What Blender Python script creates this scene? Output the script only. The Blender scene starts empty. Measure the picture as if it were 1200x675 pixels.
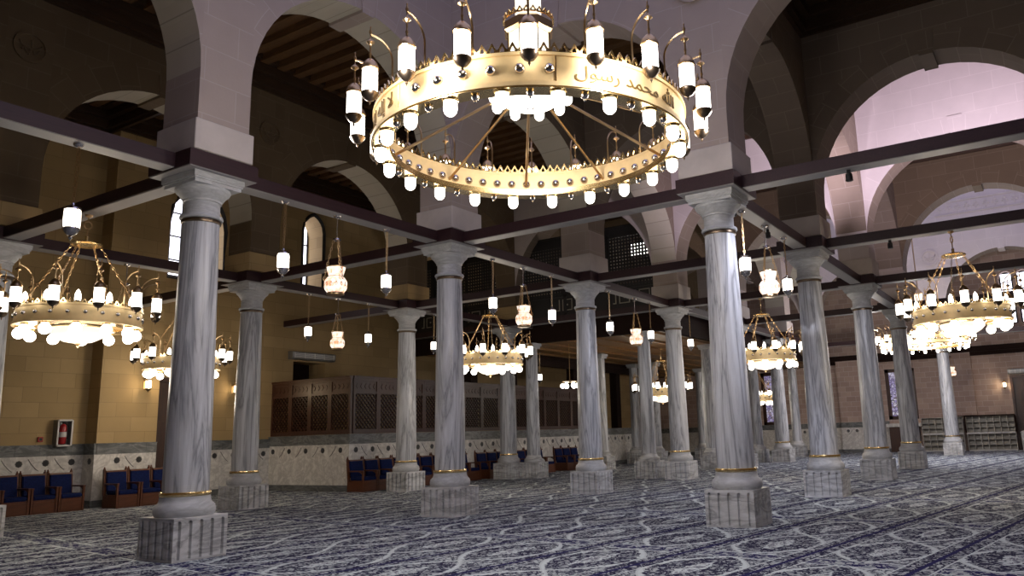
import bpy, bmesh, math, random
from mathutils import Vector, Matrix
random.seed(7)
S = bpy.context.scene
COL = S.collection
PI = math.pi

# ------------------------------------------------------------------ materials
def new_mat(name):
    m = bpy.data.materials.new(name); m.use_nodes = True
    nt = m.node_tree; nt.nodes.clear()
    o = nt.nodes.new('ShaderNodeOutputMaterial'); b = nt.nodes.new('ShaderNodeBsdfPrincipled')
    nt.links.new(b.outputs[0], o.inputs[0])
    return m, nt, b
class G:
    """small node-graph helper"""
    def __init__(s, nt): s.nt = nt
    def n(s, t, **kw):
        x = s.nt.nodes.new(t)
        for k, v in kw.items(): setattr(x, k, v)
        return x
    def link(s, a, b): s.nt.links.new(a, b)
    def put(s, sock, v):
        if hasattr(v, 'is_output') or hasattr(v, 'links'): s.link(v, sock)
        else: sock.default_value = v
    def m(s, op, a, b=0.0, c=0.0, clamp=False):
        x = s.n('ShaderNodeMath', operation=op, use_clamp=clamp)
        s.put(x.inputs[0], a); s.put(x.inputs[1], b); s.put(x.inputs[2], c)
        return x.outputs[0]
    def mix(s, f, a, b):
        x = s.n('ShaderNodeMix', data_type='RGBA')
        s.put(x.inputs[0], f); s.put(x.inputs[6], a if not isinstance(a, tuple) else (*a, 1)); s.put(x.inputs[7], b if not isinstance(b, tuple) else (*b, 1))
        return x.outputs[2]
    def noise(s, vec, scale, detail=3, rough=.55, dist=0):
        x = s.n('ShaderNodeTexNoise'); s.link(vec, x.inputs['Vector'])
        x.inputs['Scale'].default_value = scale; x.inputs['Detail'].default_value = detail
        x.inputs['Roughness'].default_value = rough; x.inputs['Distortion'].default_value = dist
        return x.outputs['Fac']
    def ramp(s, fac, stops):
        x = s.n('ShaderNodeValToRGB'); s.link(fac, x.inputs[0])
        e = x.color_ramp.elements
        while len(e) < len(stops): e.new(.5)
        for k, (p, c) in enumerate(stops):
            e[k].position = p; e[k].color = (*c, 1) if isinstance(c, tuple) else (c, c, c, 1)
        return x.outputs[0]
    def mapping(s, vec, sc=(1, 1, 1), rot=(0, 0, 0), loc=(0, 0, 0)):
        x = s.n('ShaderNodeMapping'); s.link(vec, x.inputs[0])
        x.inputs['Scale'].default_value = sc; x.inputs['Rotation'].default_value = rot; x.inputs['Location'].default_value = loc
        return x.outputs[0]
    def obj(s): return s.n('ShaderNodeTexCoord').outputs['Object']
    def uv(s): return s.n('ShaderNodeTexCoord').outputs['UV']
    def pos(s): return s.n('ShaderNodeNewGeometry').outputs['Position']
    def comb(s, a, b, c=0.0):
        x = s.n('ShaderNodeCombineXYZ'); s.put(x.inputs[0], a); s.put(x.inputs[1], b); s.put(x.inputs[2], c); return x.outputs[0]
    def sep(s, v):
        x = s.n('ShaderNodeSeparateXYZ'); s.link(v, x.inputs[0]); return x.outputs
    def bump(s, b, h, strength=.3, dist=.02):
        x = s.n('ShaderNodeBump'); x.inputs['Strength'].default_value = strength; x.inputs['Distance'].default_value = dist
        s.link(h, x.inputs['Height']); s.link(x.outputs[0], b.inputs['Normal'])

def mat_plain(name, c, rough=.5, metal=0, noise=0.0, scale=6, spec=.5):
    m, nt, b = new_mat(name); g = G(nt)
    b.inputs['Roughness'].default_value = rough; b.inputs['Metallic'].default_value = metal
    b.inputs['Specular IOR Level'].default_value = spec
    if noise:
        f = g.noise(g.obj(), scale, 4)
        lo = tuple(x * (1 - noise) for x in c); hi = tuple(min(1, x * (1 + noise)) for x in c)
        g.link(g.ramp(f, [(.3, lo), (.7, hi)]), b.inputs['Base Color'])
    else: b.inputs['Base Color'].default_value = (*c, 1)
    return m
def mat_glow(name, c, strength):
    m, nt, b = new_mat(name)
    b.inputs['Base Color'].default_value = (.8, .8, .78, 1); b.inputs['Roughness'].default_value = .25
    b.inputs['Emission Color'].default_value = (*c, 1); b.inputs['Emission Strength'].default_value = strength
    m.cycles.emission_sampling = 'NONE' if name != 'daylit_window_pane' else 'FRONT_BACK'
    return m
def mat_marble(name, light, dark, axis_scale, dirt=0.0, rough=.35):
    m, nt, b = new_mat(name); g = G(nt)
    oi = g.n('ShaderNodeObjectInfo')
    v = g.n('ShaderNodeVectorMath', operation='ADD'); g.link(g.obj(), v.inputs[0])
    sc = g.n('ShaderNodeVectorMath', operation='SCALE'); g.link(oi.outputs['Location'], sc.inputs[0]); sc.inputs['Scale'].default_value = 1.7
    g.link(sc.outputs[0], v.inputs[1])
    p = g.mapping(v.outputs[0], axis_scale)
    f1 = g.noise(p, 2.2, 5, .6, 1.2); f2 = g.noise(p, 7, 4, .6, .8)
    veins = g.m('ABSOLUTE', g.m('SUBTRACT', f1, .5))
    veins = g.ramp(veins, [(0.0, 1.0), (.05, .35), (.14, 0.0)])
    base = g.ramp(f2, [(.25, tuple(x * .72 for x in light)), (.6, light)])
    g.link(g.mix(g.m('MULTIPLY', veins, .8), base, dark), b.inputs['Base Color'])
    b.inputs['Roughness'].default_value = rough
    return m
def mat_stone(name, c1, c2, mortar, bw=.95, bh=.48, polar=False, rough=.8, msize=.012):
    m, nt, b = new_mat(name); g = G(nt)
    uv = g.uv(); vec = uv
    if polar:
        x, y, _ = g.sep(uv)
        r = g.m('SQRT', g.m('ADD', g.m('MULTIPLY', x, x), g.m('MULTIPLY', y, y)))
        a = g.m('ARCTAN2', y, x)
        near = g.m('MULTIPLY', g.m('LESS_THAN', r, 3.25), g.m('GREATER_THAN', y, 0.0))
        pv = g.comb(g.m('MULTIPLY', g.m('ADD', r, -2.2), 1.0), g.m('MULTIPLY', a, 2.65), 0)
        mx = g.n('ShaderNodeMix', data_type='VECTOR'); g.link(near, mx.inputs[0]); g.link(uv, mx.inputs[4]); g.link(pv, mx.inputs[5])
        vec = mx.outputs[1]
    br = g.n('ShaderNodeTexBrick'); g.link(vec, br.inputs['Vector'])
    br.inputs['Scale'].default_value = 1; br.inputs['Brick Width'].default_value = bw; br.inputs['Row Height'].default_value = bh
    br.inputs['Mortar Size'].default_value = msize; br.inputs['Mortar Smooth'].default_value = .2
    br.inputs['Color1'].default_value = (*c1, 1); br.inputs['Color2'].default_value = (*c2, 1); br.inputs['Mortar'].default_value = (*mortar, 1)
    f = g.noise(g.pos(), 1.3, 5, .6)
    g.link(g.mix(g.m('MULTIPLY', f, .5), br.outputs['Color'], tuple(x * .62 for x in c1)), b.inputs['Base Color'])
    b.inputs['Roughness'].default_value = rough
    g.bump(b, g.noise(g.pos(), 22, 3), .15, .01)
    return m
def mat_wood(name, c, rough=.45, grain=(1, 12, 12), spec=.5):
    m, nt, b = new_mat(name); g = G(nt)
    f = g.noise(g.mapping(g.obj(), grain), 2.5, 4, .6, .4)
    g.link(g.ramp(f, [(.3, tuple(x * .55 for x in c)), (.7, c)]), b.inputs['Base Color'])
    b.inputs['Roughness'].default_value = rough; b.inputs['Specular IOR Level'].default_value = spec
    return m
def mat_carpet():
    m, nt, b = new_mat('woven_carpet'); g = G(nt)
    x, y, _ = g.sep(g.pos())
    a = math.radians(-8.4)
    e = g.m('ADD', g.m('MULTIPLY', x, math.cos(a)), g.m('MULTIPLY', y, math.sin(a)))
    n = g.m('ADD', g.m('MULTIPLY', x, -math.sin(a)), g.m('MULTIPLY', y, math.cos(a)))
    def wrap(v, off, per): return g.m('ABSOLUTE', g.m('SUBTRACT', g.m('MODULO', g.m('ADD', g.m('DIVIDE', g.m('SUBTRACT', v, off), per), 100.5), 1.0), .5))  # distance to line in periods
    dn = g.m('MULTIPLY', wrap(n, 3.04, 1.49), 1.49)            # 0 on the navy line, .745 at mid row
    de = g.m('MULTIPLY', wrap(e, 5.3, 4.28), 4.28)             # 0 on the cross border, 2.14 at cell middle
    dy = g.m('SUBTRACT', .745, dn)                             # 0 at mid row
    dx = g.m('ABSOLUTE', g.m('SUBTRACT', de, 1.14))            # 0 at oval middle
    lens = g.m('ADD', g.m('DIVIDE', dy, .50), g.m('POWER', g.m('DIVIDE', dx, .93), 2.0))
    p = g.comb(e, n, 0.0)
    n1 = g.noise(p, 5.2, 2, .5, .8); n2 = g.noise(g.mapping(p, (1, 1, 1), (0, 0, 1.0), (4, 9, 0)), 8.5, 2, .5, 1.0)
    curl1 = g.m('LESS_THAN', g.m('ABSOLUTE', g.m('SUBTRACT', n1, .5)), .034)
    curl2 = g.m('LESS_THAN', g.m('ABSOLUTE', g.m('SUBTRACT', n2, .5)), .058)
    vo = g.n('ShaderNodeTexVoronoi'); g.link(p, vo.inputs['Vector']); vo.inputs['Scale'].default_value = 7.5
    blob = g.m('LESS_THAN', vo.outputs['Distance'], .30)
    curls = g.m('MAXIMUM', curl1, curl2); scroll = g.m('MAXIMUM', curls, blob)
    LIGHT, MID, DARK, NAVY = (.57, .625, .63), (.40, .435, .45), (.020, .020, .055), (.012, .011, .08)
    field = g.mix(g.m('MULTIPLY', g.m('MULTIPLY', curls, g.m('GREATER_THAN', lens, 1.24)), .92), (.50, .545, .555), DARK)
    oval = g.mix(scroll, MID, DARK)
    wob = g.m('ADD', lens, g.m('MULTIPLY', g.m('SUBTRACT', n2, .5), .55))
    c = g.mix(g.m('LESS_THAN', lens, 1.17), field, LIGHT)
    c = g.mix(g.m('LESS_THAN', wob, 1.04), c, oval)
    c = g.mix(g.m('LESS_THAN', wob, .27), c, LIGHT)
    c = g.mix(g.m('MULTIPLY', g.m('LESS_THAN', wob, .20), curl2), c, (.16, .16, .2))
    # cross border
    xb = g.m('LESS_THAN', de, .17); c = g.mix(xb, c, g.mix(g.m('MAXIMUM', curl2, g.m('LESS_THAN', vo.outputs['Distance'], .42)), MID, NAVY))
    xl = g.m('MULTIPLY', g.m('LESS_THAN', de, .21), g.m('GREATER_THAN', de, .17)); c = g.mix(xl, c, LIGHT)
    # guard border beside the navy line
    gb = g.m('LESS_THAN', dn, .19); c = g.mix(gb, c, g.mix(scroll, (.43, .465, .48), DARK))
    gl = g.m('MULTIPLY', g.m('LESS_THAN', dn, .212), g.m('GREATER_THAN', dn, .19)); c = g.mix(gl, c, LIGHT)
    nl = g.m('LESS_THAN', dn, .033); c = g.mix(nl, c, NAVY)
    g.link(c, b.inputs['Base Color']); b.inputs['Roughness'].default_value = .95
    b.inputs['Specular IOR Level'].default_value = .1
    g.bump(b, g.noise(p, 90, 2), .3, .004)
    return m

M = {}
M['carpet'] = mat_carpet()
M['shaft'] = mat_marble('grey_vein_marble', (.62, .635, .67), (.16, .165, .18), (1.5, 1.5, .13))
M['plinth'] = mat_marble('banded_marble', (.66, .665, .67), (.24, .24, .245), (.35, .35, 1.6), rough=.45)
M['capital'] = mat_marble('capital_marble', (.52, .53, .545), (.36, .365, .37), (.8, .8, 2.6), rough=.5)
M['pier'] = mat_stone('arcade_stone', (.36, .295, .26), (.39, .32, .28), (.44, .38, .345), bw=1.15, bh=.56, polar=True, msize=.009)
M['brown'] = mat_stone('shaded_brown_stone', (.12, .082, .046), (.145, .10, .058), (.17, .125, .08), polar=True)  # tan-brown stone with the dimness of aisle and far arch mixed into its colour
M['dusk'] = mat_stone('shaded_bay_stone', (.19, .145, .11), (.22, .17, .13), (.27, .22, .18), polar=True)  # arcade stone darkened in colour for the poorly lit bays
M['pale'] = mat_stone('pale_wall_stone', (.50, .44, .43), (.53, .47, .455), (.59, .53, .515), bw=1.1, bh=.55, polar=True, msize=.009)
M['lit_soffit'] = mat_stone('lit_soffit_stone', (.47, .43, .35), (.52, .475, .39), (.30, .27, .22), bw=3)  # arch soffits coloured lighter to stand for chandelier light from below
M['impost'] = mat_plain('impost_stone', (.46, .41, .375), .7, noise=.1, scale=2)
M['tan'] = mat_stone('tan_block_stone', (.37, .255, .115), (.46, .325, .155), (.28, .195, .095), .9, .42, msize=.008)
M['pink'] = mat_stone('pink_block_stone', (.42, .30, .25), (.56, .42, .35), (.64, .54, .48), .56, .30, msize=.012)
M['beam'] = mat_wood('red_brown_beam', (.032, .010, .012), .45, (1, 14, 14))
M['soffit'] = mat_plain('beam_soffit_sheen', (.27, .26, .26), .45)  # grey strip under beams and blocks: reflection on the glossy underside, painted as colour
M['ceil'] = mat_wood('ceiling_wood', (.17, .085, .033), .5, (10, 1, 10))
M['cornice'] = mat_wood('cornice_wood', (.055, .028, .013), .5)
M['soffitboard'] = mat_wood('gallery_soffit_wood', (.33, .17, .055), .5, (12, 1, 1))
M['darkwood'] = mat_wood('dark_fascia_wood', (.022, .010, .007), .8, spec=.15)
M['brownwood'] = mat_wood('lattice_wood', (.062, .022, .012), .4, (10, 10, 1))
M['chairwood'] = mat_wood('chair_wood', (.135, .042, .016), .35, (1, 10, 10))
M['blue'] = mat_plain('blue_velvet', (.004, .011, .068), .85, noise=.3, scale=20, spec=.2)
M['gold'] = mat_plain('polished_gold', (.95, .72, .36), .22, 1)
M['band'] = mat_plain('gold_leaf_band', (.86, .64, .33), .45, .35, noise=.06, scale=9)
M['brass'] = mat_plain('aged_brass', (.55, .38, .20), .3, 1)
M['chrome'] = mat_plain('bright_metal', (.62, .58, .55), .18, 1)
M['bronze'] = mat_plain('dark_bronze', (.16, .12, .085), .35, 1)
M['glow'] = mat_glow('lit_white_glass', (1.0, .93, .82), 6.0)
M['glowsoft'] = mat_glow('lit_frosted_bowl', (1.0, .88, .72), .62)
M['towerglow'] = mat_glow('lit_tower_glass', (1.0, .88, .66), 1.3)
def mat_etched():
    m, nt, b = new_mat('lit_etched_glass'); g = G(nt)
    f = g.noise(g.obj(), 13, 2, .5, 1.0)
    g.link(g.ramp(f, [(.38, (1, .42, .20)), (.5, (1, .80, .62)), (.6, (1, .95, .88))]), b.inputs['Emission Color'])
    b.inputs['Emission Strength'].default_value = 1.15; b.inputs['Base Color'].default_value = (.5, .45, .4, 1); b.inputs['Roughness'].default_value = .3
    m.cycles.emission_sampling = 'NONE'
    return m
M['amber'] = mat_etched()
M['sconce'] = mat_glow('lit_sconce_glass', (1.0, .80, .50), 5.0)
M['day'] = mat_glow('daylit_window_pane', (.86, .86, 1.0), 3.2)
M['white'] = mat_marble('white_marble', (.76, .74, .70), (.45, .43, .41), (1, 1, 1), rough=.3)
M['greenm'] = mat_marble('dark_grey_marble', (.10, .105, .105), (.24, .25, .25), (.5, .5, 1.5), rough=.3)
M['inlay'] = mat_plain('dark_inlay', (.10, .10, .105), .4)
M['red'] = mat_plain('red_enamel', (.32, .012, .015), .35)
M['offwhite'] = mat_plain('white_paint', (.58, .57, .55), .5)
M['black'] = mat_plain('black_paint', (.012, .011, .011), .6)  # plain black paint for frames, screens and fittings
M['greymetal'] = mat_plain('grey_metal', (.25, .25, .25), .4, .6)
M['shaded_back'] = mat_plain('shaded_back_board', (.30, .285, .255), .6)  # darker than the shelves: shadow inside the compartments put into the colour
M['shelf'] = mat_plain('pale_shelf_board', (.55, .52, .46), .6)
M['lettering'] = mat_plain('dark_gold_letters', (.16, .10, .03), .5, .6)
M['inlaylight'] = mat_plain('pale_bone_inlay', (.26, .24, .19), .5)
def mat_stained():
    m, nt, b = new_mat('stained_glass'); g = G(nt)
    vo = g.n('ShaderNodeTexVoronoi', feature='F1'); g.link(g.mapping(g.obj(), (1, 1, 1)), vo.inputs['Vector']); vo.inputs['Scale'].default_value = 7
    ed = g.n('ShaderNodeTexVoronoi', feature='DISTANCE_TO_EDGE'); g.link(g.mapping(g.obj(), (1, 1, 1)), ed.inputs['Vector']); ed.inputs['Scale'].default_value = 7
    h = g.ramp(g.sep(vo.outputs['Color'])[0], [(0, (.25, .18, .42)), (.4, (.5, .42, .75)), (.7, (.9, .85, 1)), (1, (.3, .16, .22))])
    k = g.m('GREATER_THAN', ed.outputs['Distance'], .06)
    b.inputs['Base Color'].default_value = (.02, .02, .02, 1); b.inputs['Roughness'].default_value = .3
    g.link(h, b.inputs['Emission Color']); g.link(g.m('MULTIPLY', k, .55), b.inputs['Emission Strength'])
    m.cycles.emission_sampling = 'NONE'
    return m
M['stained'] = mat_stained()

# ------------------------------------------------------------------ mesh helpers
def bm_new():
    bm = bmesh.new(); bm.loops.layers.uv.new('UVMap'); return bm
def box(bm, x0, x1, y0, y1, z0, z1):
    v = [bm.verts.new(p) for p in ((x0, y0, z0), (x1, y0, z0), (x1, y1, z0), (x0, y1, z0), (x0, y0, z1), (x1, y0, z1), (x1, y1, z1), (x0, y1, z1))]
    for f in ((3, 2, 1, 0), (4, 5, 6, 7), (0, 1, 5, 4), (1, 2, 6, 5), (2, 3, 7, 6), (3, 0, 4, 7)): bm.faces.new([v[i] for i in f])
def cbox(bm, c, s): box(bm, c[0] - s[0] / 2, c[0] + s[0] / 2, c[1] - s[1] / 2, c[1] + s[1] / 2, c[2] - s[2] / 2, c[2] + s[2] / 2)
def lathe(bm, prof, seg=24, c=(0, 0, 0), a0=0.0, cap=True):
    rings = []
    for r, z in prof:
        if r < 1e-5: rings.append([bm.verts.new((c[0], c[1], c[2] + z))])
        else: rings.append([bm.verts.new((c[0] + r * math.cos(a0 + 2 * PI * k / seg), c[1] + r * math.sin(a0 + 2 * PI * k / seg), c[2] + z)) for k in range(seg)])
    for A, B in zip(rings, rings[1:]):
        for k in range(seg):
            k2 = (k + 1) % seg
            q = [A[k % len(A)], A[k2 % len(A)], B[k2 % len(B)], B[k % len(B)]]
            q = list(dict.fromkeys(q))
            if len(q) > 2: bm.faces.new(q)
    if cap:
        if len(rings[0]) > 1: bm.faces.new(rings[0][::-1])
        if len(rings[-1]) > 1: bm.faces.new(rings[-1])
def tube(bm, pts, r, seg=6):
    pts = [Vector(p) for p in pts]; rings = []
    for i, p in enumerate(pts):
        t = (pts[min(i + 1, len(pts) - 1)] - pts[max(i - 1, 0)]).normalized()
        a = Vector((0, 0, 1)) if abs(t.z) < .9 else Vector((1, 0, 0))
        u = t.cross(a).normalized(); w = t.cross(u)
        rr = r[i] if isinstance(r, (list, tuple)) else r
        rings.append([bm.verts.new(p + rr * (math.cos(2 * PI * k / seg) * u + math.sin(2 * PI * k / seg) * w)) for k in range(seg)])
    for A, B in zip(rings, rings[1:]):
        for k in range(seg): bm.faces.new((A[k], A[(k + 1) % seg], B[(k + 1) % seg], B[k]))
    bm.faces.new(rings[0][::-1]); bm.faces.new(rings[-1])
def bar(bm, a, b, w, h, up=(0, 0, 1)):
    a, b = Vector(a), Vector(b); t = (b - a).normalized(); u = Vector(up).cross(t).normalized(); n = t.cross(u)
    v = [bm.verts.new(p + su * u * w / 2 + sn * n * h / 2) for p in (a, b) for su, sn in ((-1, -1), (1, -1), (1, 1), (-1, 1))]
    for f in ((0, 1, 2, 3), (7, 6, 5, 4), (0, 4, 5, 1), (1, 5, 6, 2), (2, 6, 7, 3), (3, 7, 4, 0)): bm.faces.new([v[i] for i in f])
def prism(bm, poly, h0, h1, ax='z'):
    def P(a, b, h): return {'z': (a, b, h), 'y': (a, h, b), 'x': (h, a, b)}[ax]
    A = [bm.verts.new(P(a, b, h0)) for a, b in poly]; B = [bm.verts.new(P(a, b, h1)) for a, b in poly]
    bm.faces.new(A[::-1]); bm.faces.new(B)
    for k in range(len(poly)): bm.faces.new((A[k], A[(k + 1) % len(A)], B[(k + 1) % len(A)], B[k]))
def box_uv(bm, skip_tagged=False):
    uv = bm.loops.layers.uv.verify()
    for f in bm.faces:
        if skip_tagged and f.tag: continue
        n = f.normal
        for l in f.loops:
            p = l.vert.co
            if abs(n.x) > .7: l[uv].uv = (p.y + 100, p.z)
            elif abs(n.y) > .7: l[uv].uv = (p.x + 100, p.z)
            else: l[uv].uv = (p.x + 100, p.y)
def mesh_of(name, bm, mat, smooth=False, keep_uv=False, recalc=True):
    if recalc: bmesh.ops.recalc_face_normals(bm, faces=bm.faces)
    bm.normal_update()
    if not keep_uv: box_uv(bm)
    if smooth:
        for f in bm.faces: f.smooth = True
        for e in bm.edges:
            if len(e.link_faces) == 2 and e.calc_face_angle(0) > math.radians(38): e.smooth = False
    me = bpy.data.meshes.new(name); bm.to_mesh(me); bm.free()
    if mat: me.materials.append(M[mat] if isinstance(mat, str) else mat)
    return me
def link(name, me, parent=None, loc=(0, 0, 0), rz=0.0):
    o = bpy.data.objects.new(name, me); COL.objects.link(o)
    o.location = loc; o.rotation_euler = (0, 0, rz)
    if parent: o.parent = parent
    return o
def obj(name, bm, mat, parent=None, smooth=False, loc=(0, 0, 0), keep_uv=False, rz=0.0):
    return link(name, mesh_of(name, bm, mat, smooth, keep_uv), parent, loc, rz)
def tag(o, label=None, cat=None, group=None, kind=None):
    if label: o['label'] = label
    if cat: o['category'] = cat
    if group: o['group'] = group
    if kind: o['kind'] = kind
    return o
def thing(name, label, cat, loc=(0, 0, 0), rz=0, group=None):
    o = bpy.data.objects.new(name, None); COL.objects.link(o); o.empty_display_size = .1
    o.location = loc; o.rotation_euler = (0, 0, rz)
    return tag(o, label, cat, group, 'thing')
def dup(root, loc, rz=0.0, label=None, group=None):
    r = root.copy(); COL.objects.link(r); r.location = loc; r.rotation_euler = (0, 0, rz)
    if label: r['label'] = label
    if group: r['group'] = group
    for ch in list(root.children):
        c = ch.copy(); COL.objects.link(c); c.parent = r
        for gch in list(ch.children):
            d = gch.copy(); COL.objects.link(d); d.parent = c
    return r
def struct(name, bm, mat, parent=None, keep_uv=False, smooth=False):
    o = obj(name, bm, mat, parent, smooth, keep_uv=keep_uv)
    if not parent: o['kind'] = 'structure'
    return o

# ------------------------------------------------------------------ plan (metres; the hall's own axes)
X = {-1: 1.3, 0: 7.34, 1: 13.4, 2: 19.37, 3: 25.41, 4: 31.68, 5: 38.0, 6: 44.2}
Y = {-2: -1.55, -1: 4.95, 0: 11.33, 1: 18.21}
YW, XE = 24.2, 50.2              # aisle wall and end wall
HW = .46                         # half thickness of piers and arches
ZTOP = 12.1
NODES = [(i, j) for j in (0, 1) for i in range(-1, 7)] + [(1, -1), (2, -1), (3, -1), (4, -1), (6, -1)] + [(i, -2) for i in (-1, 1, 2, 3, 4, 6)]

# ---- floor
bm = bm_new(); box(bm, -6, 51.4, -9, 25.6, -.1, 0); struct('floor', bm, 'carpet')

# ---- columns
def fluted(bm, half, z0, z1, ng=5, depth=.05, gw=.062):
    """square pedestal body whose faces carry vertical grooves with rounded heads"""
    zt = z1 - .07
    levels = [(z0, 0), (z0 + .03, 0), (z0 + .031, 1), (zt, 1)] + [(zt + gw / 2 * math.sin(t), math.cos(t)) for t in (.5, .9, 1.25)] + [(zt + gw / 2 + .001, 0), (z1, 0)]
    rings = []
    for z, w in levels:
        pts = []
        for s in range(4):
            side = []
            side.append((-half, 0))
            for k in range(ng):
                c = -half + 2 * half * (k + .5 + .0) / ng
                ww = gw / 2 * max(w, .02); d = depth if w > .05 else 0
                side += [(c - ww, 0), (c - ww * .7, d), (c + ww * .7, d), (c + ww, 0)]
            for a, d in side:
                x, y = a, -half + d
                for _ in range(s): x, y = -y, x
                pts.append(bm.verts.new((x, y, z)))
        rings.append(pts)
    n = len(rings[0])
    for A, B in zip(rings, rings[1:]):
        for k in range(n): bm.faces.new((A[k], A[(k + 1) % n], B[(k + 1) % n], B[k]))
    bm.faces.new(rings[0][::-1]); bm.faces.new(rings[-1])
def square_steps(bm, steps):
    """stacked square slabs: (half, z0, z1)"""
    for h, z0, z1 in steps: box(bm, -h, h, -h, h, z0, z1)
def make_column(label, group):
    t = thing('marble_column', label, 'column', group=group)
    b = bm_new(); fluted(b, .43, 0, .60); obj('pedestal', b, 'plinth', t)
    b = bm_new(); lathe(b, [(.40, .60), (.425, .64), (.43, .69), (.415, .75), (.37, .79), (.355, .83), (.35, .885)], 40); obj('torus', b, 'capital', t, True)
    b = bm_new(); lathe(b, [(.33, .885), (.352, .89), (.36, .915), (.352, .945), (.33, .95)], 40); obj('foot_ring', b, 'gold', t, True)
    b = bm_new(); lathe(b, [(.322, .95), (.325, 1.1), (.318, 2.2), (.30, 3.4), (.272, 5.06)], 40); obj('shaft', b, 'shaft', t, True)
    b = bm_new(); lathe(b, [(.272, 5.06), (.292, 5.065), (.298, 5.09), (.292, 5.118), (.272, 5.12)], 40); obj('neck_ring', b, 'bronze', t, True)
    b = bm_new(); lathe(b, [(.28, 5.12), (.315, 5.13), (.325, 5.155), (.315, 5.185), (.275, 5.20), (.268, 5.22), (.268, 5.40), (.29, 5.41), (.29, 5.44), (.31, 5.46), (.35, 5.52), (.40, 5.565), (.415, 5.60), (.41, 5.625)], 40); obj('capital', b, 'capital', t, True)
    b = bm_new(); square_steps(b, [(.405, 5.625, 5.68), (.425, 5.68, 5.71), (.44, 5.71, 5.80)]); obj('abacus', b, 'capital', t)
    return t
MID, WALLR, OUT = 'columns of the middle row', 'columns of the row nearest the aisle wall', 'columns of the outer row'
COLS = [
 ((0, 0), 'grey veined marble column with gold foot ring, tallest and nearest of all, beside blue chairs', MID),
 ((1, 0), 'violet-grey marble column below the edge of the great gold chandelier, second of middle row', MID),
 ((2, 0), 'pale violet-lit marble column in front of the dark lattice screen, third of middle row', MID),
 ((3, 0), 'pale marble column at the corner of the lattice gallery, fourth of middle row', MID),
 ((1, -1), 'thick grey marble column right of the great gold chandelier, first of outer row', OUT),
 ((2, -1), 'tall marble column just behind the thick outer one, second of outer row', OUT),
 ((3, -1), 'pale marble column third of the outer row, before the stained window', OUT),
 ((4, -1), 'marble column fourth of the outer row, between the hanging chandelier lights', OUT),
 ((6, -1), 'slim far marble column standing in front of the shoe racks', OUT),
 ((1, 1), 'grey marble column in front of the aisle wall sconce, second of wall-side row', WALLR),
 ((2, 1), 'grey marble column before the brown lattice room, third of wall-side row', WALLR),
 ((0, 1), 'marble column cut off by the edge of the picture near the blue chairs', WALLR),
 ((3, 1), 'marble column with gold foot ring touching a plain column at the gallery edge', WALLR),
 ((5, 0), 'far marble column sixth of middle row, before the far stained window', MID),
 ((4, 0), 'far marble column fifth of middle row, hidden behind the thick outer column', MID),
 ((6, 0), 'farthest marble column of middle row, half hidden behind second outer column', MID),
]
col0 = None
for (i, j), lab, grp in COLS:
    x, y = X[i], Y[j]
    if (i, j) == (5, 0): y += .3
    if (i, j) == (3, 1): y += .33
    if col0 is None: col0 = make_column(lab, grp); col0.location = (x, y, 0)
    else: dup(col0, (x, y, 0), 0, lab, grp)
# plain columns that carry the gallery
def make_plain(label, group):
    t = thing('gallery_column', label, 'column', group=group)
    b = bm_new(); fluted(b, .40, 0, .60, 5); obj('pedestal', b, 'plinth', t)
    b = bm_new(); lathe(b, [(.37, .60), (.385, .65), (.37, .72), (.31, .75), (.29, .80), (.27, .86)], 32); obj('torus', b, 'plinth', t, True)
    b = bm_new(); lathe(b, [(.262, .86), (.25, 2.5), (.23, 4.98)], 32); obj('shaft', b, 'shaft', t, True)
    b = bm_new(); square_steps(b, [(.25, 4.98, 5.08), (.29, 5.08, 5.185)]); obj('cap', b, 'capital', t)
    return t
GC = 'plain columns carrying the lattice gallery'
PL = [((25.9, 17.7), 'plain ringless marble column touching the gold-ringed one at the gallery edge'),
      ((25.9, 12.75), 'plain ringless marble column behind the gallery corner column, under gallery front'),
      ((31.9, 12.75), 'plain marble column under the gallery, second along its open side'),
      ((38.2, 12.9), 'slim plain marble column far under the gallery, third along its open side'),
      ((44.4, 12.75), 'slimmest plain marble column, farthest along the open side of gallery'),
      ((38.0, 18.21), 'plain marble column under the gallery just beside the fourth middle-row column'),
      ((44.2, 18.21), 'farthest plain marble column under the gallery, beside the thick outer column'),
      ((31.8, 17.95), 'plain marble column under the gallery half hidden by the violet-lit column'),
      ((38.0, 19.4), 'plain shadowed marble column deep under the gallery beside white dado')]
pl0 = None
for (x, y), lab in PL:
    if pl0 is None: pl0 = make_plain(lab, GC); pl0.location = (x, y, 0)
    else: dup(pl0, (x, y, 0), 0, lab, GC)

# ---- timber cross blocks and tie beams
ORD = {0: {-1: 'a column out of view', 0: 'nearest', 1: 'second', 2: 'third', 3: 'fourth', 4: 'fifth', 5: 'sixth', 6: 'last'},
       1: {-1: 'a column out of view', 0: 'first', 1: 'second', 2: 'third', 3: 'fourth', 4: 'fifth', 5: 'sixth', 6: 'last'},
       -1: {1: 'first', 2: 'second', 3: 'third', 4: 'fourth', 6: 'last'}}
ROWN = {0: 'middle row', 1: 'wall-side row', -1: 'outer row'}
def colname(i, j): return f'{ORD[j][i]} column of {ROWN[j]}'
def make_block(label):
    t = thing('timber_block', label, 'timber block', group='timber blocks on the capitals')
    b = bm_new(); box(b, -.60, .60, -.55, .55, .012, .27); obj('timber', b, 'beam', t)
    b = bm_new(); box(b, -.585, .585, -.535, .535, 0, .012); obj('sheen_soffit', b, 'soffit', t)
    return t
blk = None
for (i, j) in NODES:
    if j == -2 or i == -1 or (j == 1 and i > 3): continue
    lab = f'dark square timber block on {colname(i, j)}'
    if blk is None: blk = make_block(lab); blk.location = (X[i], Y[j], 5.80)
    else: dup(blk, (X[i], Y[j], 5.80), 0, lab)
BW, BZ0, BZ1 = .17, 5.83, 6.06
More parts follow.
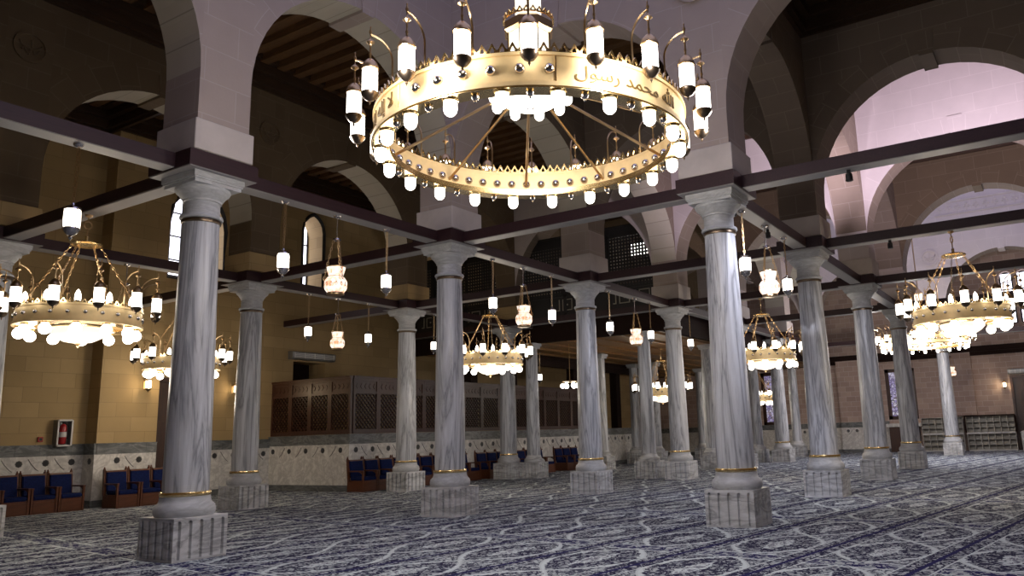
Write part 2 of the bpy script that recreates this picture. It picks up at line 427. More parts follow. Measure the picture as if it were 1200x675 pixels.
def tie_beam(p, q, label):
    (x0, y0), (x1, y1) = p, q
    t = thing('tie_beam', label, 'beam', ((x0 + x1) / 2, (y0 + y1) / 2, BZ0), 0, 'wooden tie beams')
    L = math.hypot(x1 - x0, y1 - y0) / 2
    b = bm_new(); s = bm_new()
    if abs(x1 - x0) > abs(y1 - y0): box(b, -L, L, -BW, BW, .012, BZ1 - BZ0); box(s, -L, L, -BW + .02, BW - .02, 0, .012)
    else: box(b, -BW, BW, -L, L, .012, BZ1 - BZ0); box(s, -BW + .02, BW - .02, -L, L, 0, .012)
    obj('timber', b, 'beam', t); obj('sheen_soffit', s, 'soffit', t)
    return t
def has(i, j): return (i, j) in NODES
E0 = .551
for j in (0, 1, -1):
    for i in range(-1, 6):
        if has(i, j) and has(i + 1, j) and not (j == 1 and i > 2):
            x0 = X[i] + (.601 if i >= 0 else 0)
            lab = f'tie beam along {ROWN[j]} from {ORD[j][i]} to {ORD[j][i+1]} column' if i >= 0 else f'tie beam along {ROWN[j]} entering from the picture edge to its {ORD[j][0]} column'
            tie_beam((x0, Y[j]), (X[i + 1] - .601, Y[j]), lab)
tie_beam((X[6] + .601, Y[-1]), (XE, Y[-1]), 'tie beam from last column of outer row to the end wall')
for i in range(0, 7):
    if has(i, -1) and has(i, -2):
        tie_beam((X[i], Y[-2]), (X[i], Y[-1] - E0), f'tie beam crossing the bay past {colname(i, -1)} out of the picture')
    if has(i, -1) and has(i, 0):
        tie_beam((X[i], Y[-1] + E0), (X[i], Y[0] - E0), f'tie beam between {colname(i, -1)} and {colname(i, 0)}')
    if i not in (4, 5, 6):
        tie_beam((X[i], Y[0] + E0), (X[i], Y[1] - E0), f'tie beam between {colname(i, 0)} and {colname(i, 1)}')
        tie_beam((X[i], Y[1] + E0), (X[i], 23.6 if i in (0, 1) else YW), f'tie beam from {colname(i, 1)} to the aisle wall')

# ---- piers, imposts, arches
def carve(bm, r=.34):
    """round calligraphic boss, facing -y at the origin"""
    n = 32
    def ring(r0, r1, d):
        A = [[bm.verts.new((rr * math.cos(2 * PI * k / n), yy, rr * math.sin(2 * PI * k / n))) for k in range(n)] for rr, yy in ((r1, 0), (r1, -d), (r0, -d), (r0, 0))]
        for P, Q in zip(A, A[1:]):
            for k in range(n): bm.faces.new((P[k], P[(k + 1) % n], Q[(k + 1) % n], Q[k]))
    ring(r * .84, r, .05)
    tube(bm, [(r * .62 * math.cos(a), -.02, r * .30 + r * .38 * math.sin(a)) for a in [PI * 1.0 + k * PI / 8 for k in range(9)]], .022, 6)
    tube(bm, [(-r * .5 + k * r * .11, -.02, -r * .25 + r * .16 * math.sin(k * 1.5)) for k in range(10)], .022, 6)
    tube(bm, [(-r * .1, -.02, -r * .5), (r * .1, -.02, -r * .05), (r * .05, -.02, r * .5)], .02, 6)
def pier(i, j, ztop=ZTOP):
    x, y = X[i], Y[j]
    b = bm_new(); box(b, x - HW, x + HW, y - HW, y + HW, 6.60, ztop)
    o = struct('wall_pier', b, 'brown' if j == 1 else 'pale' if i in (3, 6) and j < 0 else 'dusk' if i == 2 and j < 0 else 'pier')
    b = bm_new(); box(b, x - .52, x + .52, y - .52, y + .52, 6.10, 6.60)
    if True: bmesh.ops.bevel(b, geom=b.edges[:], offset=.012, segments=1, affect='EDGES')
    obj('impost_block', b, 'tan' if j == 1 else 'impost', o)
    for dx, dy, rz in ((0, -1, 0), (-1, 0, -PI / 2)):
        b = bm_new(); carve(b, .34 if j == 1 else .42)
        bmesh.ops.rotate(b, verts=b.verts, cent=(0, 0, 0), matrix=Matrix.Rotation(rz, 3, 'Z'))
        bmesh.ops.translate(b, verts=b.verts, vec=(x + dx * HW, y + dy * HW, 10.05 if j == 1 else 9.93))
        obj('carved_medallion', b, o.data.materials[0], o, True)
for (i, j) in NODES:
    pier(i, j, 14.5 if (j < 0 or (j == 0 and i in (-1, 0, 1, 4, 5, 6))) else ZTOP)
def arch(a0, a1, axis, c, ztop=ZTOP, apex=10.03, mat='pier', soff=None):
    """wall with a stilted round arch between piers; axis 'x' runs along x at y=c"""
    a0 += HW; a1 -= HW; r = (a1 - a0) / 2; m = (a0 + a1) / 2; zc = apex - r
    bm = bm_new(); uv = bm.loops.layers.uv.verify(); n = 28
    zs = 6.60
    prof = [(a0, zc)] + [(m - r * math.cos(PI * k / n), zc + r * math.sin(PI * k / n)) for k in range(1, n)] + [(a1, zc)]
    def P(a, z, s): return (a, c + s * HW, z) if axis == 'x' else (c + s * HW, a, z)
    arc = [0]
    for k in range(1, len(prof)): arc.append(arc[-1] + math.dist(prof[k], prof[k - 1]))
    for s in (-1, 1):
        for k in range(len(prof) - 1):
            (a, z), (b, w) = prof[k], prof[k + 1]
            vs = [bm.verts.new(P(a, z, s)), bm.verts.new(P(b, w, s)), bm.verts.new(P(b, ztop, s)), bm.verts.new(P(a, ztop, s))]
            f = bm.faces.new(vs)
            for l, (q, h) in zip(f.loops, ((a, z), (b, w), (b, ztop), (a, ztop))): l[uv].uv = (q - m, h - zc)
    sb = bm_new(); uv2 = sb.loops.layers.uv.verify()
    for k in range(len(prof) - 1):
        (a, z), (b, w) = prof[k], prof[k + 1]
        f = sb.faces.new([sb.verts.new(P(*t)) for t in ((a, z, -1), (b, w, -1), (b, w, 1), (a, z, 1))])
        for l, t in zip(f.loops, ((0, arc[k]), (0, arc[k + 1]), (1, arc[k + 1]), (1, arc[k]))): l[uv2].uv = (200.05 + t[0] * .9, t[1] + .1)
    f = bm.faces.new([bm.verts.new(P(*t)) for t in ((a0, ztop, -1), (a1, ztop, -1), (a1, ztop, 1), (a0, ztop, 1))])
    bmesh.ops.remove_doubles(bm, verts=bm.verts, dist=1e-4)
    # keystone that drops a little below the crown
    b2 = bm_new()
    poly = [(m - .20, apex + .50), (m + .20, apex + .50), (m + .15, apex - .07), (m - .15, apex - .07)]
    prism(b2, [(p, q) for p, q in poly], c - HW - .025, c + HW + .025, 'y' if axis == 'x' else 'x')
    bmesh.ops.remove_doubles(sb, verts=sb.verts, dist=1e-4)
    o = struct('wall_arch', bm, mat, keep_uv=True)
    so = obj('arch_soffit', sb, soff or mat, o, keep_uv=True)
    obj('keystone', b2, mat, o)
    return o
def frieze():
    b = bm_new()
    for k in range(14):
        y = -.9 + k * .43
        for (dy, dz, r) in ((0, .16, .07), (-.1, .02, .06), (.1, .02, .06)):
            lathe(b, [(r, 0), (r, .03), (0, .04)], 10, (y + dy, dz, 0))
        cbox(b, (y, -.09, .015), (.05, .16, .03))
    bmesh.ops.transform(b, matrix=Matrix(((0, 0, -1, X[6] - HW), (1, 0, 0, 0), (0, 1, 0, 12.35), (0, 0, 0, 1))), verts=b.verts)
    box(b, X[6] - HW - .04, X[6] - HW, Y[-2] + HW, Y[-1] - HW, 12.68, 12.76); box(b, X[6] - HW - .04, X[6] - HW, Y[-2] + HW, Y[-1] - HW, 12.02, 12.07)
    return b
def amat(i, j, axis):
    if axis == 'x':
        if j == 1: return 'brown', ('lit_soffit' if i < 2 else 'brown')
        if j == 0: return ('pier', 'lit_soffit') if i < 1 else ('dusk', 'lit_soffit')
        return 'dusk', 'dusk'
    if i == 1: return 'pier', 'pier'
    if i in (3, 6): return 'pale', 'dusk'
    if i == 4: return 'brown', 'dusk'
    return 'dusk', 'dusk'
for j in (0, 1, -1, -2):
    for i in range(-1, 6):
        if has(i, j) and has(i + 1, j):
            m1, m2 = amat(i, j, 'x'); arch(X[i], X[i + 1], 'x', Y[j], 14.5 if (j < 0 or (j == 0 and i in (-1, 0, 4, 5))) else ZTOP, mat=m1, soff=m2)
for i in range(-1, 7):
    for j in (-2, -1, 0):
        if j == 0 and i < 3: continue          # the aisle runs through without cross arches
        if has(i, j) and has(i, j + 1):
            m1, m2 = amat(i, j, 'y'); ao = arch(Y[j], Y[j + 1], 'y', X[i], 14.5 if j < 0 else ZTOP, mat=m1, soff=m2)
            if (i, j) == (6, -2): obj('painted_frieze', frieze(), 'impost', ao)
    if i >= 3: arch(Y[1], YW + HW, 'y', X[i], mat='brown', soff='lit_soffit')
arch(Y[-2], Y[0], 'y', X[-1], 14.5, 11.5)

# ---- ceilings: boarded bays with joists and stepped cornices
def ceiling_bay(x0, x1, y0, y1, z=12.0, joists=True, ends=True):
    bm = bm_new(); box(bm, x0, x1, y0, y1, z, z + .12)
    if joists:
        n = int((x1 - x0 - 1.0) / .54)
        for k in range(n):
            xc = x0 + .5 + (x1 - x0 - 1.0) * (k + .5) / n
            box(bm, xc - .12, xc + .12, y0 + .4, y1 - .4, z - .2, z)
    o = struct('ceiling', bm, 'ceil')
    if joists:
        b = bm_new()
        for k, (w, za, zb) in enumerate(((.10, 11.22, 11.32), (.20, 11.32, 11.52), (.16, 11.52, 11.60), (.34, 11.60, 11.80), (.30, 11.80, 11.86), (.50, 11.86, 12.0))):
            box(b, x0, x1, y0, y0 + w, za, zb); box(b, x0, x1, y1 - w, y1, za, zb); 
            if ends: box(b, x0, x0 + w, y0 + w, y1 - w, za, zb); box(b, x1 - w, x1, y0 + w, y1 - w, za, zb)
        obj('cornice', b, 'cornice', o)
ceiling_bay(X[-1] + HW, X[3] - HW, Y[0] + HW, Y[1] - HW)
ceiling_bay(X[-1] + HW, X[0] - .95, Y[1] + HW, YW); ceiling_bay(X[0] - .95, X[0] + .82, Y[1] + HW, 23.6, ends=False)
ceiling_bay(X[0] + .82, X[1] - .95, Y[1] + HW, YW); ceiling_bay(X[1] - .95, X[1] + .82, Y[1] + HW, 23.6, ends=False)
ceiling_bay(X[1] + .82, X[3] - HW, Y[1] + HW, YW)
ceiling_bay(X[3] + HW, X[4] - HW, Y[0] + HW, Y[1] - HW); ceiling_bay(X[3] + HW, X[4] - HW, Y[1] + HW, YW)
for i in (1, 2, 3):
    ceiling_bay(X[i] + HW, X[i + 1] - HW, Y[-1] + HW, Y[0] - HW)
    ceiling_bay(X[i] + HW, X[i + 1] - HW, Y[-2] + HW, Y[-1] - HW, 12.0 if i != 2 else 14.3, i != 2)
ceiling_bay(X[4] + HW, XE, Y[0] + HW, YW, joists=False)
ceiling_bay(X[6] + HW, XE, Y[-2], Y[0] + HW, joists=False)
ceiling_bay(-6, XE, -9, Y[-2] - HW, joists=False)
ceiling_bay(-6, X[-1] + HW, Y[-2] - HW, YW, joists=False)

# ---- outer walls
def wall_with_openings(name, axis, c0, c1, a0, a1, z0, z1, openings, mat):
    """axis 'x': wall runs along x between y=c0 (room face) and y=c1; openings (a,b,zb,zt,pointed)"""
    bm = bm_new()
    def bx(p, q, za, zb):
        if q - p < 1e-4 or zb - za < 1e-4: return
        if axis == 'x': box(bm, p, q, min(c0, c1), max(c0, c1), za, zb)
        else: box(bm, min(c0, c1), max(c0, c1), p, q, za, zb)
    cur = a0
    for (p, q, zb, zt, pt) in sorted(openings):
        bx(cur, p, z0, z1); bx(p, q, z0, zb)
        if not pt: bx(p, q, zt, z1)
        else:
            m, w = (p + q) / 2, (q - p) / 2; spring = zt - w * (1.35 if pt == 2 else 1.0); n = 8
            def zz(u):   # u in -1..1
                if pt == 2:
                    R = w * 1.41; cx = (R - w)
                    return spring + math.sqrt(max(0, R * R - (abs(u) * w + cx) ** 2)) * 1.35 * w / math.sqrt(R * R - cx * cx)
                return spring + w * math.sqrt(max(0, 1 - u * u))
            for k in range(2 * n):
                u0, u1 = -1 + k / n, -1 + (k + 1) / n
                pa, pb = m + u0 * w, m + u1 * w
                poly = [(pa, zz(u0)), (pb, zz(u1)), (pb, z1), (pa, z1)]
                prism(bm, poly, c0, c1, 'y' if axis == 'x' else 'x')
        cur = q
    bx(cur, a1, z0, z1)
    return struct(name, bm, mat)
# the aisle wall is built in courses so that the doors and the high windows can share columns of wall
wall_with_openings('wall_aisle', 'x', YW, YW + 1.2, -6, XE + 1.2, 0, 5.5, [(14.35, 16.25, 0, 3.75, 0), (19.7, 21.2, 0, 4.6, 0)], 'tan')
wall_with_openings('wall_aisle_upper', 'x', YW, YW + 1.2, -6, XE + 1.2, 5.5, ZTOP, [(14.55, 16.66, 7.05, 10.35, 2), (19.95, 21.02, 7.35, 10.45, 2)], 'tan')
wall_with_openings('wall_end', 'y', XE, XE + 1.2, -9, YW, 0, 5.6, [(7.25, 8.9, 1.85, 4.8, 0), (15.3, 16.5, 1.75, 5.1, 0), (1.3, 2.4, 0, 4.0, 0)], 'pink')
wall_with_openings('wall_end_upper', 'y', XE, XE + 1.2, -9, YW, 5.6, ZTOP + 2.4, [(.75, 1.45, 6.9, 9.85, 1), (1.6, 2.3, 6.9, 9.85, 1)], 'pink')
bm = bm_new(); box(bm, -6.4, -6, -9, YW, 0, 14.5); struct('wall_rear', bm, 'tan')
bm = bm_new(); box(bm, -6, XE, -9.4, -9, 0, 14.5); struct('wall_side', bm, 'tan')
# pilasters on the aisle wall (each carries a cross arch)
for i in (0, 1):
    bm = bm_new(); box(bm, X[i] - .95, X[i] + .82, 23.6, YW, 0, ZTOP)
    struct('wall_pilaster', bm, 'tan')
bm = bm_new(); box(bm, XE - .35, XE, 10.3, 11.6, 0, 5.6); box(bm, XE - .35, XE, 4.2, 5.7, 1.95, 5.6); struct('wall_pilaster', bm, 'pink')
bm = bm_new(); box(bm, XE - .5, XE, -1, YW, 5.45, 5.75); box(bm, XE - .3, XE, -1, YW, 5.25, 5.45); o = struct('trim_1', bm, 'darkwood')

# dado: plinth, white panels with rosette inlay, dark band
def rosette(bm, P, N, r=.10):
    """flat eight-petal inlay; P maps (a, z, out) to a point"""
    for k in range(8):
        a = 2 * PI * k / 8
        ca, sa = r * .58 * math.cos(a), r * .58 * math.sin(a)
        ring = [P(N[0] + ca + r * .36 * math.cos(t), N[1] + sa + r * .36 * math.sin(t)) for t in [2 * PI * q / 8 for q in range(8)]]
        A = [bm.verts.new(p[0]) for p in ring]; B = [bm.verts.new(p[1]) for p in ring]
        bm.faces.new(B)
        for q in range(8): bm.faces.new((A[q], A[(q + 1) % 8], B[(q + 1) % 8], B[q]))
    ring = [P(N[0] + r * .45 * math.cos(t), N[1] + r * .45 * math.sin(t)) for t in [2 * PI * q / 12 for q in range(12)]]
    A = [bm.verts.new(p[0]) for p in ring]; B = [bm.verts.new(p[1]) for p in ring]; bm.faces.new(B)
    for q in range(12): bm.faces.new((A[q], A[(q + 1) % 12], B[(q + 1) % 12], B[q]))
def dado(axis, c, out, a0, a1, flowers, top=1.75, band=.28, inlay_lines=True):
    """marble dado on the face at coordinate c, standing out towards 'out' (-1)"""
    t = .05
    def bx(bm, p, q, za, zb, th):
        lo, hi = sorted((c, c + out * th))
        if axis == 'x': box(bm, p, q, lo, hi, za, zb)
        else: box(bm, lo, hi, p, q, za, zb)
    b = bm_new(); bx(b, a0, a1, .2, top - band, t); o = struct('trim_dado', b, 'white')
    b = bm_new(); bx(b, a0, a1, 0, .2, t + .02); obj('plinth', b, 'greenm', o)
    b = bm_new()
    k = 0; p = a0
    while p < a1 - .01:
        q = min(p + .62 + .2 * ((k * 7) % 3), a1); bx(b, p + .003, q - .003, top - band, top, t + .015); p = q; k += 1
    bx(b, a0, a1, top, top + .03, t + .035)
    obj('band', b, 'greenm', o)
    b = bm_new(); zf = top - band - .19
    def P(a, z):
        o0, o1 = c + out * t, c + out * (t + .006)
        return (((a, o0, z), (a, o1, z)) if axis == 'x' else ((o0, a, z), (o1, a, z)))
    for a in flowers:
        rosette(b, P, (a, zf))
        if inlay_lines and a + .6 < a1:
            for (p0, p1) in (((a + .22, zf + .12), (a + .30, zf)), ((a + .30, zf), (a + .42, zf - .14)), ((a + .42, zf - .14), (a + .50, zf - .2))):
                A = P(*p0); B = P(*p1); bar(b, A[1], B[1], .012, .012)
    obj('rosette_inlay', b, 'inlay', o)
    return o
dado('x', YW, -1, -6, X[0] - .95, [x * .78 for x in range(-7, 8)])
dado('x', YW, -1, X[0] + .82, X[1] - .95, [8.5, 9.3, 10.1, 10.75, 11.42, 12.1])
dado('x', 23.6, -1, X[1] - .95, X[1] + .82, [13.05, 13.7])
dado('y', X[1] - .95, -1, 23.55, YW, [23.78], inlay_lines=False)
dado('x', YW, -1, 16.25, 18.8, [16.6, 17.3, 18.0, 18.5])
dado('y', XE - .35, -1, 10.3, 11.6, [10.7, 11.2])
dado('y', XE, -1, 8.9, YW, [9.4, 10.9, 12.1, 12.7, 13.9, 14.6, 15.3, 17.0, 17.7, 18.4], 1.75)

# ---- windows and doors of the shell
def pane_window(name, axis, c, a0, a1, z0, z1, arch_rise, mat, nx, nz, frame='black', fw=.06):
    """framed window: glass pane + frame with bars, standing at coordinate c"""
    def bx(bm, p, q, za, zb, d0, d1):
        if axis == 'x': box(bm, p, q, c + d0, c + d1, za, zb)
        else: box(bm, c + d0, c + d1, p, q, za, zb)
    b = bm_new(); bx(b, a0, a1, z0, z0 + fw, -.04, .04); bx(b, a0, a0 + fw, z0, z1, -.04, .04); bx(b, a1 - fw, a1, z0, z1, -.04, .04); bx(b, a0, a1, z1 - fw, z1, -.04, .04)
    for k in range(1, nx): p = a0 + (a1 - a0) * k / nx; bx(b, p - fw / 2, p + fw / 2, z0, z1, -.035, .035)
    for k in range(1, nz): p = z0 + (z1 - z0) * k / nz; bx(b, a0, a1, p - fw * .4, p + fw * .4, -.03, .03)
    o = obj(name, b, frame); o['kind'] = 'structure'
    b = bm_new(); bx(b, a0, a1, z0, z1, .0, .012); obj('window_pane', b, mat, o)
    return o
pane_window('window_1', 'x', YW + 1.0, 14.55, 16.66, 7.05, 10.35, 0, 'day', 2, 4)
pane_window('window_2', 'x', YW + 1.0, 19.95, 21.02, 7.35, 10.45, 0, 'day', 2, 3)
for (a0, a1, zb, zt, wn) in ((14.55, 16.66, 7.05, 10.35, 'window_1'), (19.95, 21.02, 7.35, 10.45, 'window_2')):
    m, w = (a0 + a1) / 2, (a1 - a0) / 2; spring = zt - w * 1.35; Rr = w * 1.41; cx = Rr - w
    prof = [(a0, zb), (a0, spring)] + [(m + u * w, spring + math.sqrt(max(0, Rr * Rr - (abs(u) * w + cx) ** 2)) * 1.35 * w / math.sqrt(Rr * Rr - cx * cx)) for u in [-.9, -.75, -.5, -.25, 0, .25, .5, .75, .9]] + [(a1, spring), (a1, zb), (a0, zb)]
    b = bm_new(); tube(b, [(p, YW + .03, q) for p, q in prof], .085, 4); obj('pointed_frame', b, 'black', bpy.data.objects[wn])
pane_window('window_3', 'y', XE + .5, .75, 1.45, 6.9, 9.85, 0, 'day', 1, 3, fw=.09)
pane_window('window_4', 'y', XE + .5, 1.6, 2.3, 6.9, 9.85, 0, 'day', 1, 3, fw=.09)
pane_window('window_5', 'y', XE + .15, 7.25, 8.9, 1.85, 4.8, 0, 'stained', 1, 1, 'brownwood', .2)
pane_window('window_6', 'y', XE + .15, 15.3, 16.5, 1.75, 5.1, 0, 'stained', 1, 1, 'brownwood', .22)
def panel_door(name, axis, c, a0, a1, z1, mat='brownwood'):
    def bx(bm, p, q, za, zb, d0, d1):
        if axis == 'x': box(bm, p, q, c + d0, c + d1, za, zb)
        else: box(bm, c + d0, c + d1, p, q, za, zb)
    b = bm_new(); bx(b, a0, a1, 0, z1, .1, .16); w = (a1 - a0) / 2
    for s in (0, 1):
        for (za, zb) in ((.15, z1 * .3), (z1 * .34, z1 * .62), (z1 * .66, z1 * .96)):
            bx(b, a0 + s * w + .1, a0 + (s + 1) * w - .1, za, zb, .075, .1)
    o = obj(name, b, mat); o['kind'] = 'structure'
    b = bm_new(); bx(b, a0 - .12, a0, 0, z1 + .12, -.06, .2); bx(b, a1, a1 + .12, 0, z1 + .12, -.06, .2); bx(b, a0, a1, z1, z1 + .12, -.06, .2)
    obj('door_frame', b, mat, o)
    b = bm_new(); m = (a0 + a1) / 2
    for s in (-.08, .08): bx(b, m + s - .015, m + s + .015, z1 * .3, z1 * .3 + .22, .02, .075)
    obj('door_handle', b, 'brass', o)
    return o
panel_door('door_1', 'x', YW, 14.47, 16.13, 3.65)
panel_door('door_2', 'y', XE, 1.42, 2.28, 3.9)
# dark doorway above the lattice room
b = bm_new(); box(b, 19.7, 21.2, YW + .9, YW + 1.0, 0, 4.6); o = obj('door_3', b, 'darkwood'); o['kind'] = 'structure'
def air_curtain(label, axis, c, a0, a1, z):
    t = thing('air_curtain', label, 'air curtain', ((a0 + a1) / 2, c, z) if axis == 'x' else (c, (a0 + a1) / 2, z), 0 if axis == 'x' else PI / 2 * 3)
    L = (a1 - a0) / 2
    b = bm_new(); prism(b, [(0, 0), (-.22, 0), (-.26, .08), (-.26, .26), (-.2, .30), (0, .30)], -L, L, 'x')
    obj('housing', b, 'greymetal', t)
    b = bm_new()
    for k in range(5): p = -L + .1 + (2 * L - .2) * k / 4; box(b, p - .015, p + .015, -.275, -.26, .05, .25)
    for k in range(4): box(b, -L + .08, L - .08, -.268, -.26, .06 + k * .05, .075 + k * .05)
    obj('grille', b, 'offwhite', t)
    return t
air_curtain('long grey air curtain unit above the dark doorway over the lattice room', 'x', YW, 19.45, 21.5, 4.66)
air_curtain('pale air curtain unit above the brown door in the end wall', 'y', XE, 1.2, 2.45, 4.08)

# ---- lattice room below the gallery (marble dado, wooden lattice above)
LX, LY = 18.8, 20.2
bm = bm_new(); box(bm, LX, LX + .12, LY, YW, 0, 1.80); box(bm, LX + .12, 42, LY, LY + .12, 0, 1.80); struct('wall_lattice_room', bm, 'tan')
dado('y', LX, -1, LY, YW, [20.55, 21.4, 22.25, 23.1, 23.95], 1.82, .3)
dado('x', LY, -1, LX - .05, 42, [LX + .25 + .75 * k for k in range(31)], 1.82, .3)
def lattice_panel(label, p0, rz, w, h=1.85, bright=False):
    """framed wooden screen panel with diagonal openwork; local x along the panel, face -y"""
    t = thing('lattice_panel', label, 'lattice screen', p0, rz, 'brown lattice panels of the low room')
    b = bm_new()
    box(b, 0, .09, -.05, .05, 0, h); box(b, w - .09, w, -.05, .05, 0, h); box(b, .09, w - .09, -.05, .05, 0, .14); box(b, .09, w - .09, -.05, .05, h - .1, h)
    box(b, .09, w - .09, -.045, .045, h - .52, h - .44); box(b, 0, w, -.08, .08, h, h + .07)
    obj('frame', b, 'brownwood', t)
    b = bm_new(); box(b, .09, w - .09, -.02, .02, h - .44, h - .1)
    n = max(3, int(w / .2))
    for k in range(n):
        c = .09 + (w - .18) * (k + .5) / n
        prism(b, [(c - .07, h - .27), (c, h - .36), (c + .07, h - .27), (c, h - .18)], -.035, -.02, 'y')
    obj('carved_frieze', b, 'brownwood', t)
    b = bm_new(); x0, x1, z0, z1 = .09, w - .09, .14, h - .52; s = .115
    for sg in (1, -1):
        c = -(z1 - z0)
        while c < (x1 - x0):
            # line x = x0 + c + u (sg=1) for u along z
            ua = max(0, -c); ub = min(z1 - z0, (x1 - x0) - c)
            if ub - ua > .03:
                A = (x0 + c + ua, z0 + ua); B = (x0 + c + ub, z0 + ub)
                if sg < 0: A = (x0 + x1 - A[0], A[1]); B = (x0 + x1 - B[0], B[1])
                bar(b, (A[0], .012 * sg, A[1]), (B[0], .012 * sg, B[1]), .022, .058, (0, 1, 0))
            c += s * 1.414
    obj('openwork', b, 'brownwood', t)
    return t
npan = 4; w = (YW - LY) / npan
for k in range(npan):
    lattice_panel(f'brown wooden lattice panel on the short front of the low room, {["at the corner", "second from the corner", "third from the corner", "farthest from the corner"][k]}', (LX + .06, LY + (k + 1) * w, 1.86), -PI / 2, w - .004)
sidew = 1.16
for k in range(14):
    words = ['first', 'second', 'third', 'fourth', 'fifth', 'sixth', 'seventh', 'eighth', 'ninth', 'tenth', 'eleventh', 'twelfth', 'thirteenth', 'fourteenth'][k]
    lattice_panel(f'brown wooden lattice panel on the long side of the low room, {words} after the corner', (LX + .165 + k * sidew, LY + .06, 1.86), 0, sidew - .004)
# posts that rise from the lattice room to the gallery
for k, x in enumerate((25.6, 28.4, 33.6, 38.0)):
    b = bm_new(); box(b, x - .22, x + .22, LY + .15, LY + .55, 0, 5.185); box(b, x - .27, x + .27, LY + .12, LY + .6, 4.95, 5.1)
    tag(obj('wooden_post', b, 'darkwood'), f'dark square wooden post rising from the lattice room wall to the gallery, {["first","second","third","fourth"][k]} along', 'post', 'posts of the lattice room', 'thing')

# ---- lattice gallery above (deck, fascia, openwork screens)
GX, GY = X[3] + 1.15, 12.2
bm = bm_new(); box(bm, GX - .3, XE, GY, YW, 5.27, 5.75)
for k in range(10):
    y = GY + .5 + k * 1.2; box(bm, GX - .28, XE, y - .06, y + .06, 5.19, 5.27)
o = struct('ceiling_gallery', bm, 'soffitboard')
b = bm_new(); box(b, GX - .42, GX - .3, GY - .2, YW, 5.2, 6.5); box(b, GX - .5, GX - .3, GY - .2, YW, 5.2, 5.34); box(b, GX - .48, GX - .3, GY - .2, YW, 6.05, 6.15)
box(b, GX - .3, XE, GY - .12, GY, 5.2, 6.1); box(b, GX - .3, XE, GY - .2, GY, 5.2, 5.32)
obj('fascia', b, 'darkwood', o)
b = bm_new(); box(b, GX - .3, XE - 8, LY - .25, LY - .05, 4.7, 5.27); box(b, GX - .3, XE - 8, LY - .35, LY - .05, 5.0, 5.12); obj('cornice', b, 'darkwood', o)
def gallery_screen(label, y0, y1):
    t = thing('gallery_screen', label, 'lattice screen', (X[3], y0, BZ1 + .01), 0, 'black openwork screens of the gallery')
    W = y1 - y0; H = 3.05
    b = bm_new()
    for y in (0, W / 3, 2 * W / 3, W): box(b, -.05, .05, max(0, y - .07), min(W, y + .07), 0, H)
    for z in (0, .72, H - .38): box(b, -.05, .05, .07, W - .07, z, z + .09)
    box(b, -.045, .045, .07, W - .07, H - .29, H); box(b, -.07, .07, 0, W, H, H + .06)
    obj('frame', b, 'black', t)
    b = bm_new(); s = .125
    n = int((W - .2) / s)
    for k in range(n + 1): y = .1 + k * s; box(b, -.02, .02, y - .038, y + .038, .81, H - .38)
    n = int((H - 1.19) / s)
    for k in range(n + 1): z = .86 + k * s; box(b, -.018, .018, .07, W - .07, z - .036, z + .036)
    obj('openwork', b, 'black', t)
    b = bm_new(); box(b, -.02, .02, .07, W - .07, .09, .72)
    obj('lower_board', b, 'black', t)
    b = bm_new(); k = 0; y = .25
    def fr(y, w, z0, z1, th=.035):
        for (p, q, za, zb) in ((y, y + w, z0, z0 + th), (y, y + w, z1 - th, z1), (y, y + th, z0, z1), (y + w - th, y + w, z0, z1)): box(b, -.03, -.02, p, q, za, zb)
    while y + .8 < W - .1:
        k += 1
        if k % 3 == 0: y += .82; continue
        fr(y, .44, .18, .62); box(b, -.03, -.02, y + .19, y + .25, .37, .43)
        box(b, -.03, -.02, y + .56, y + .60, .18, .62); box(b, -.03, -.02, y + .56, y + .70, .18, .22)
        y += .82
    obj('inlay_motifs', b, 'inlaylight', t)
    return t
gallery_screen('black openwork gallery screen behind the violet-lit column, with pale square motifs below', Y[0] + .56, Y[1] - .56)
gallery_screen('black openwork gallery screen farther back, next to the aisle wall', Y[1] + .56, YW - .05)

t = thing('glow_panel', 'added glowing panel standing for window light behind gallery screen above the violet-lit column', 'lamp', (X[3] + 1.4, 13.1, 8.55))  # added panel in place of the window light behind the screen
b = bm_new(); box(b, 0, .08, -.5, .5, -.32, .32); obj('housing', b, 'black', t)
b = bm_new(); box(b, -.01, 0, -.45, .45, -.26, .26); obj('lit_panel', b, 'glow', t)
b = bm_new(); box(b, .02, .06, -.02, .02, .32, 3.24); obj('rod', b, 'black', t)

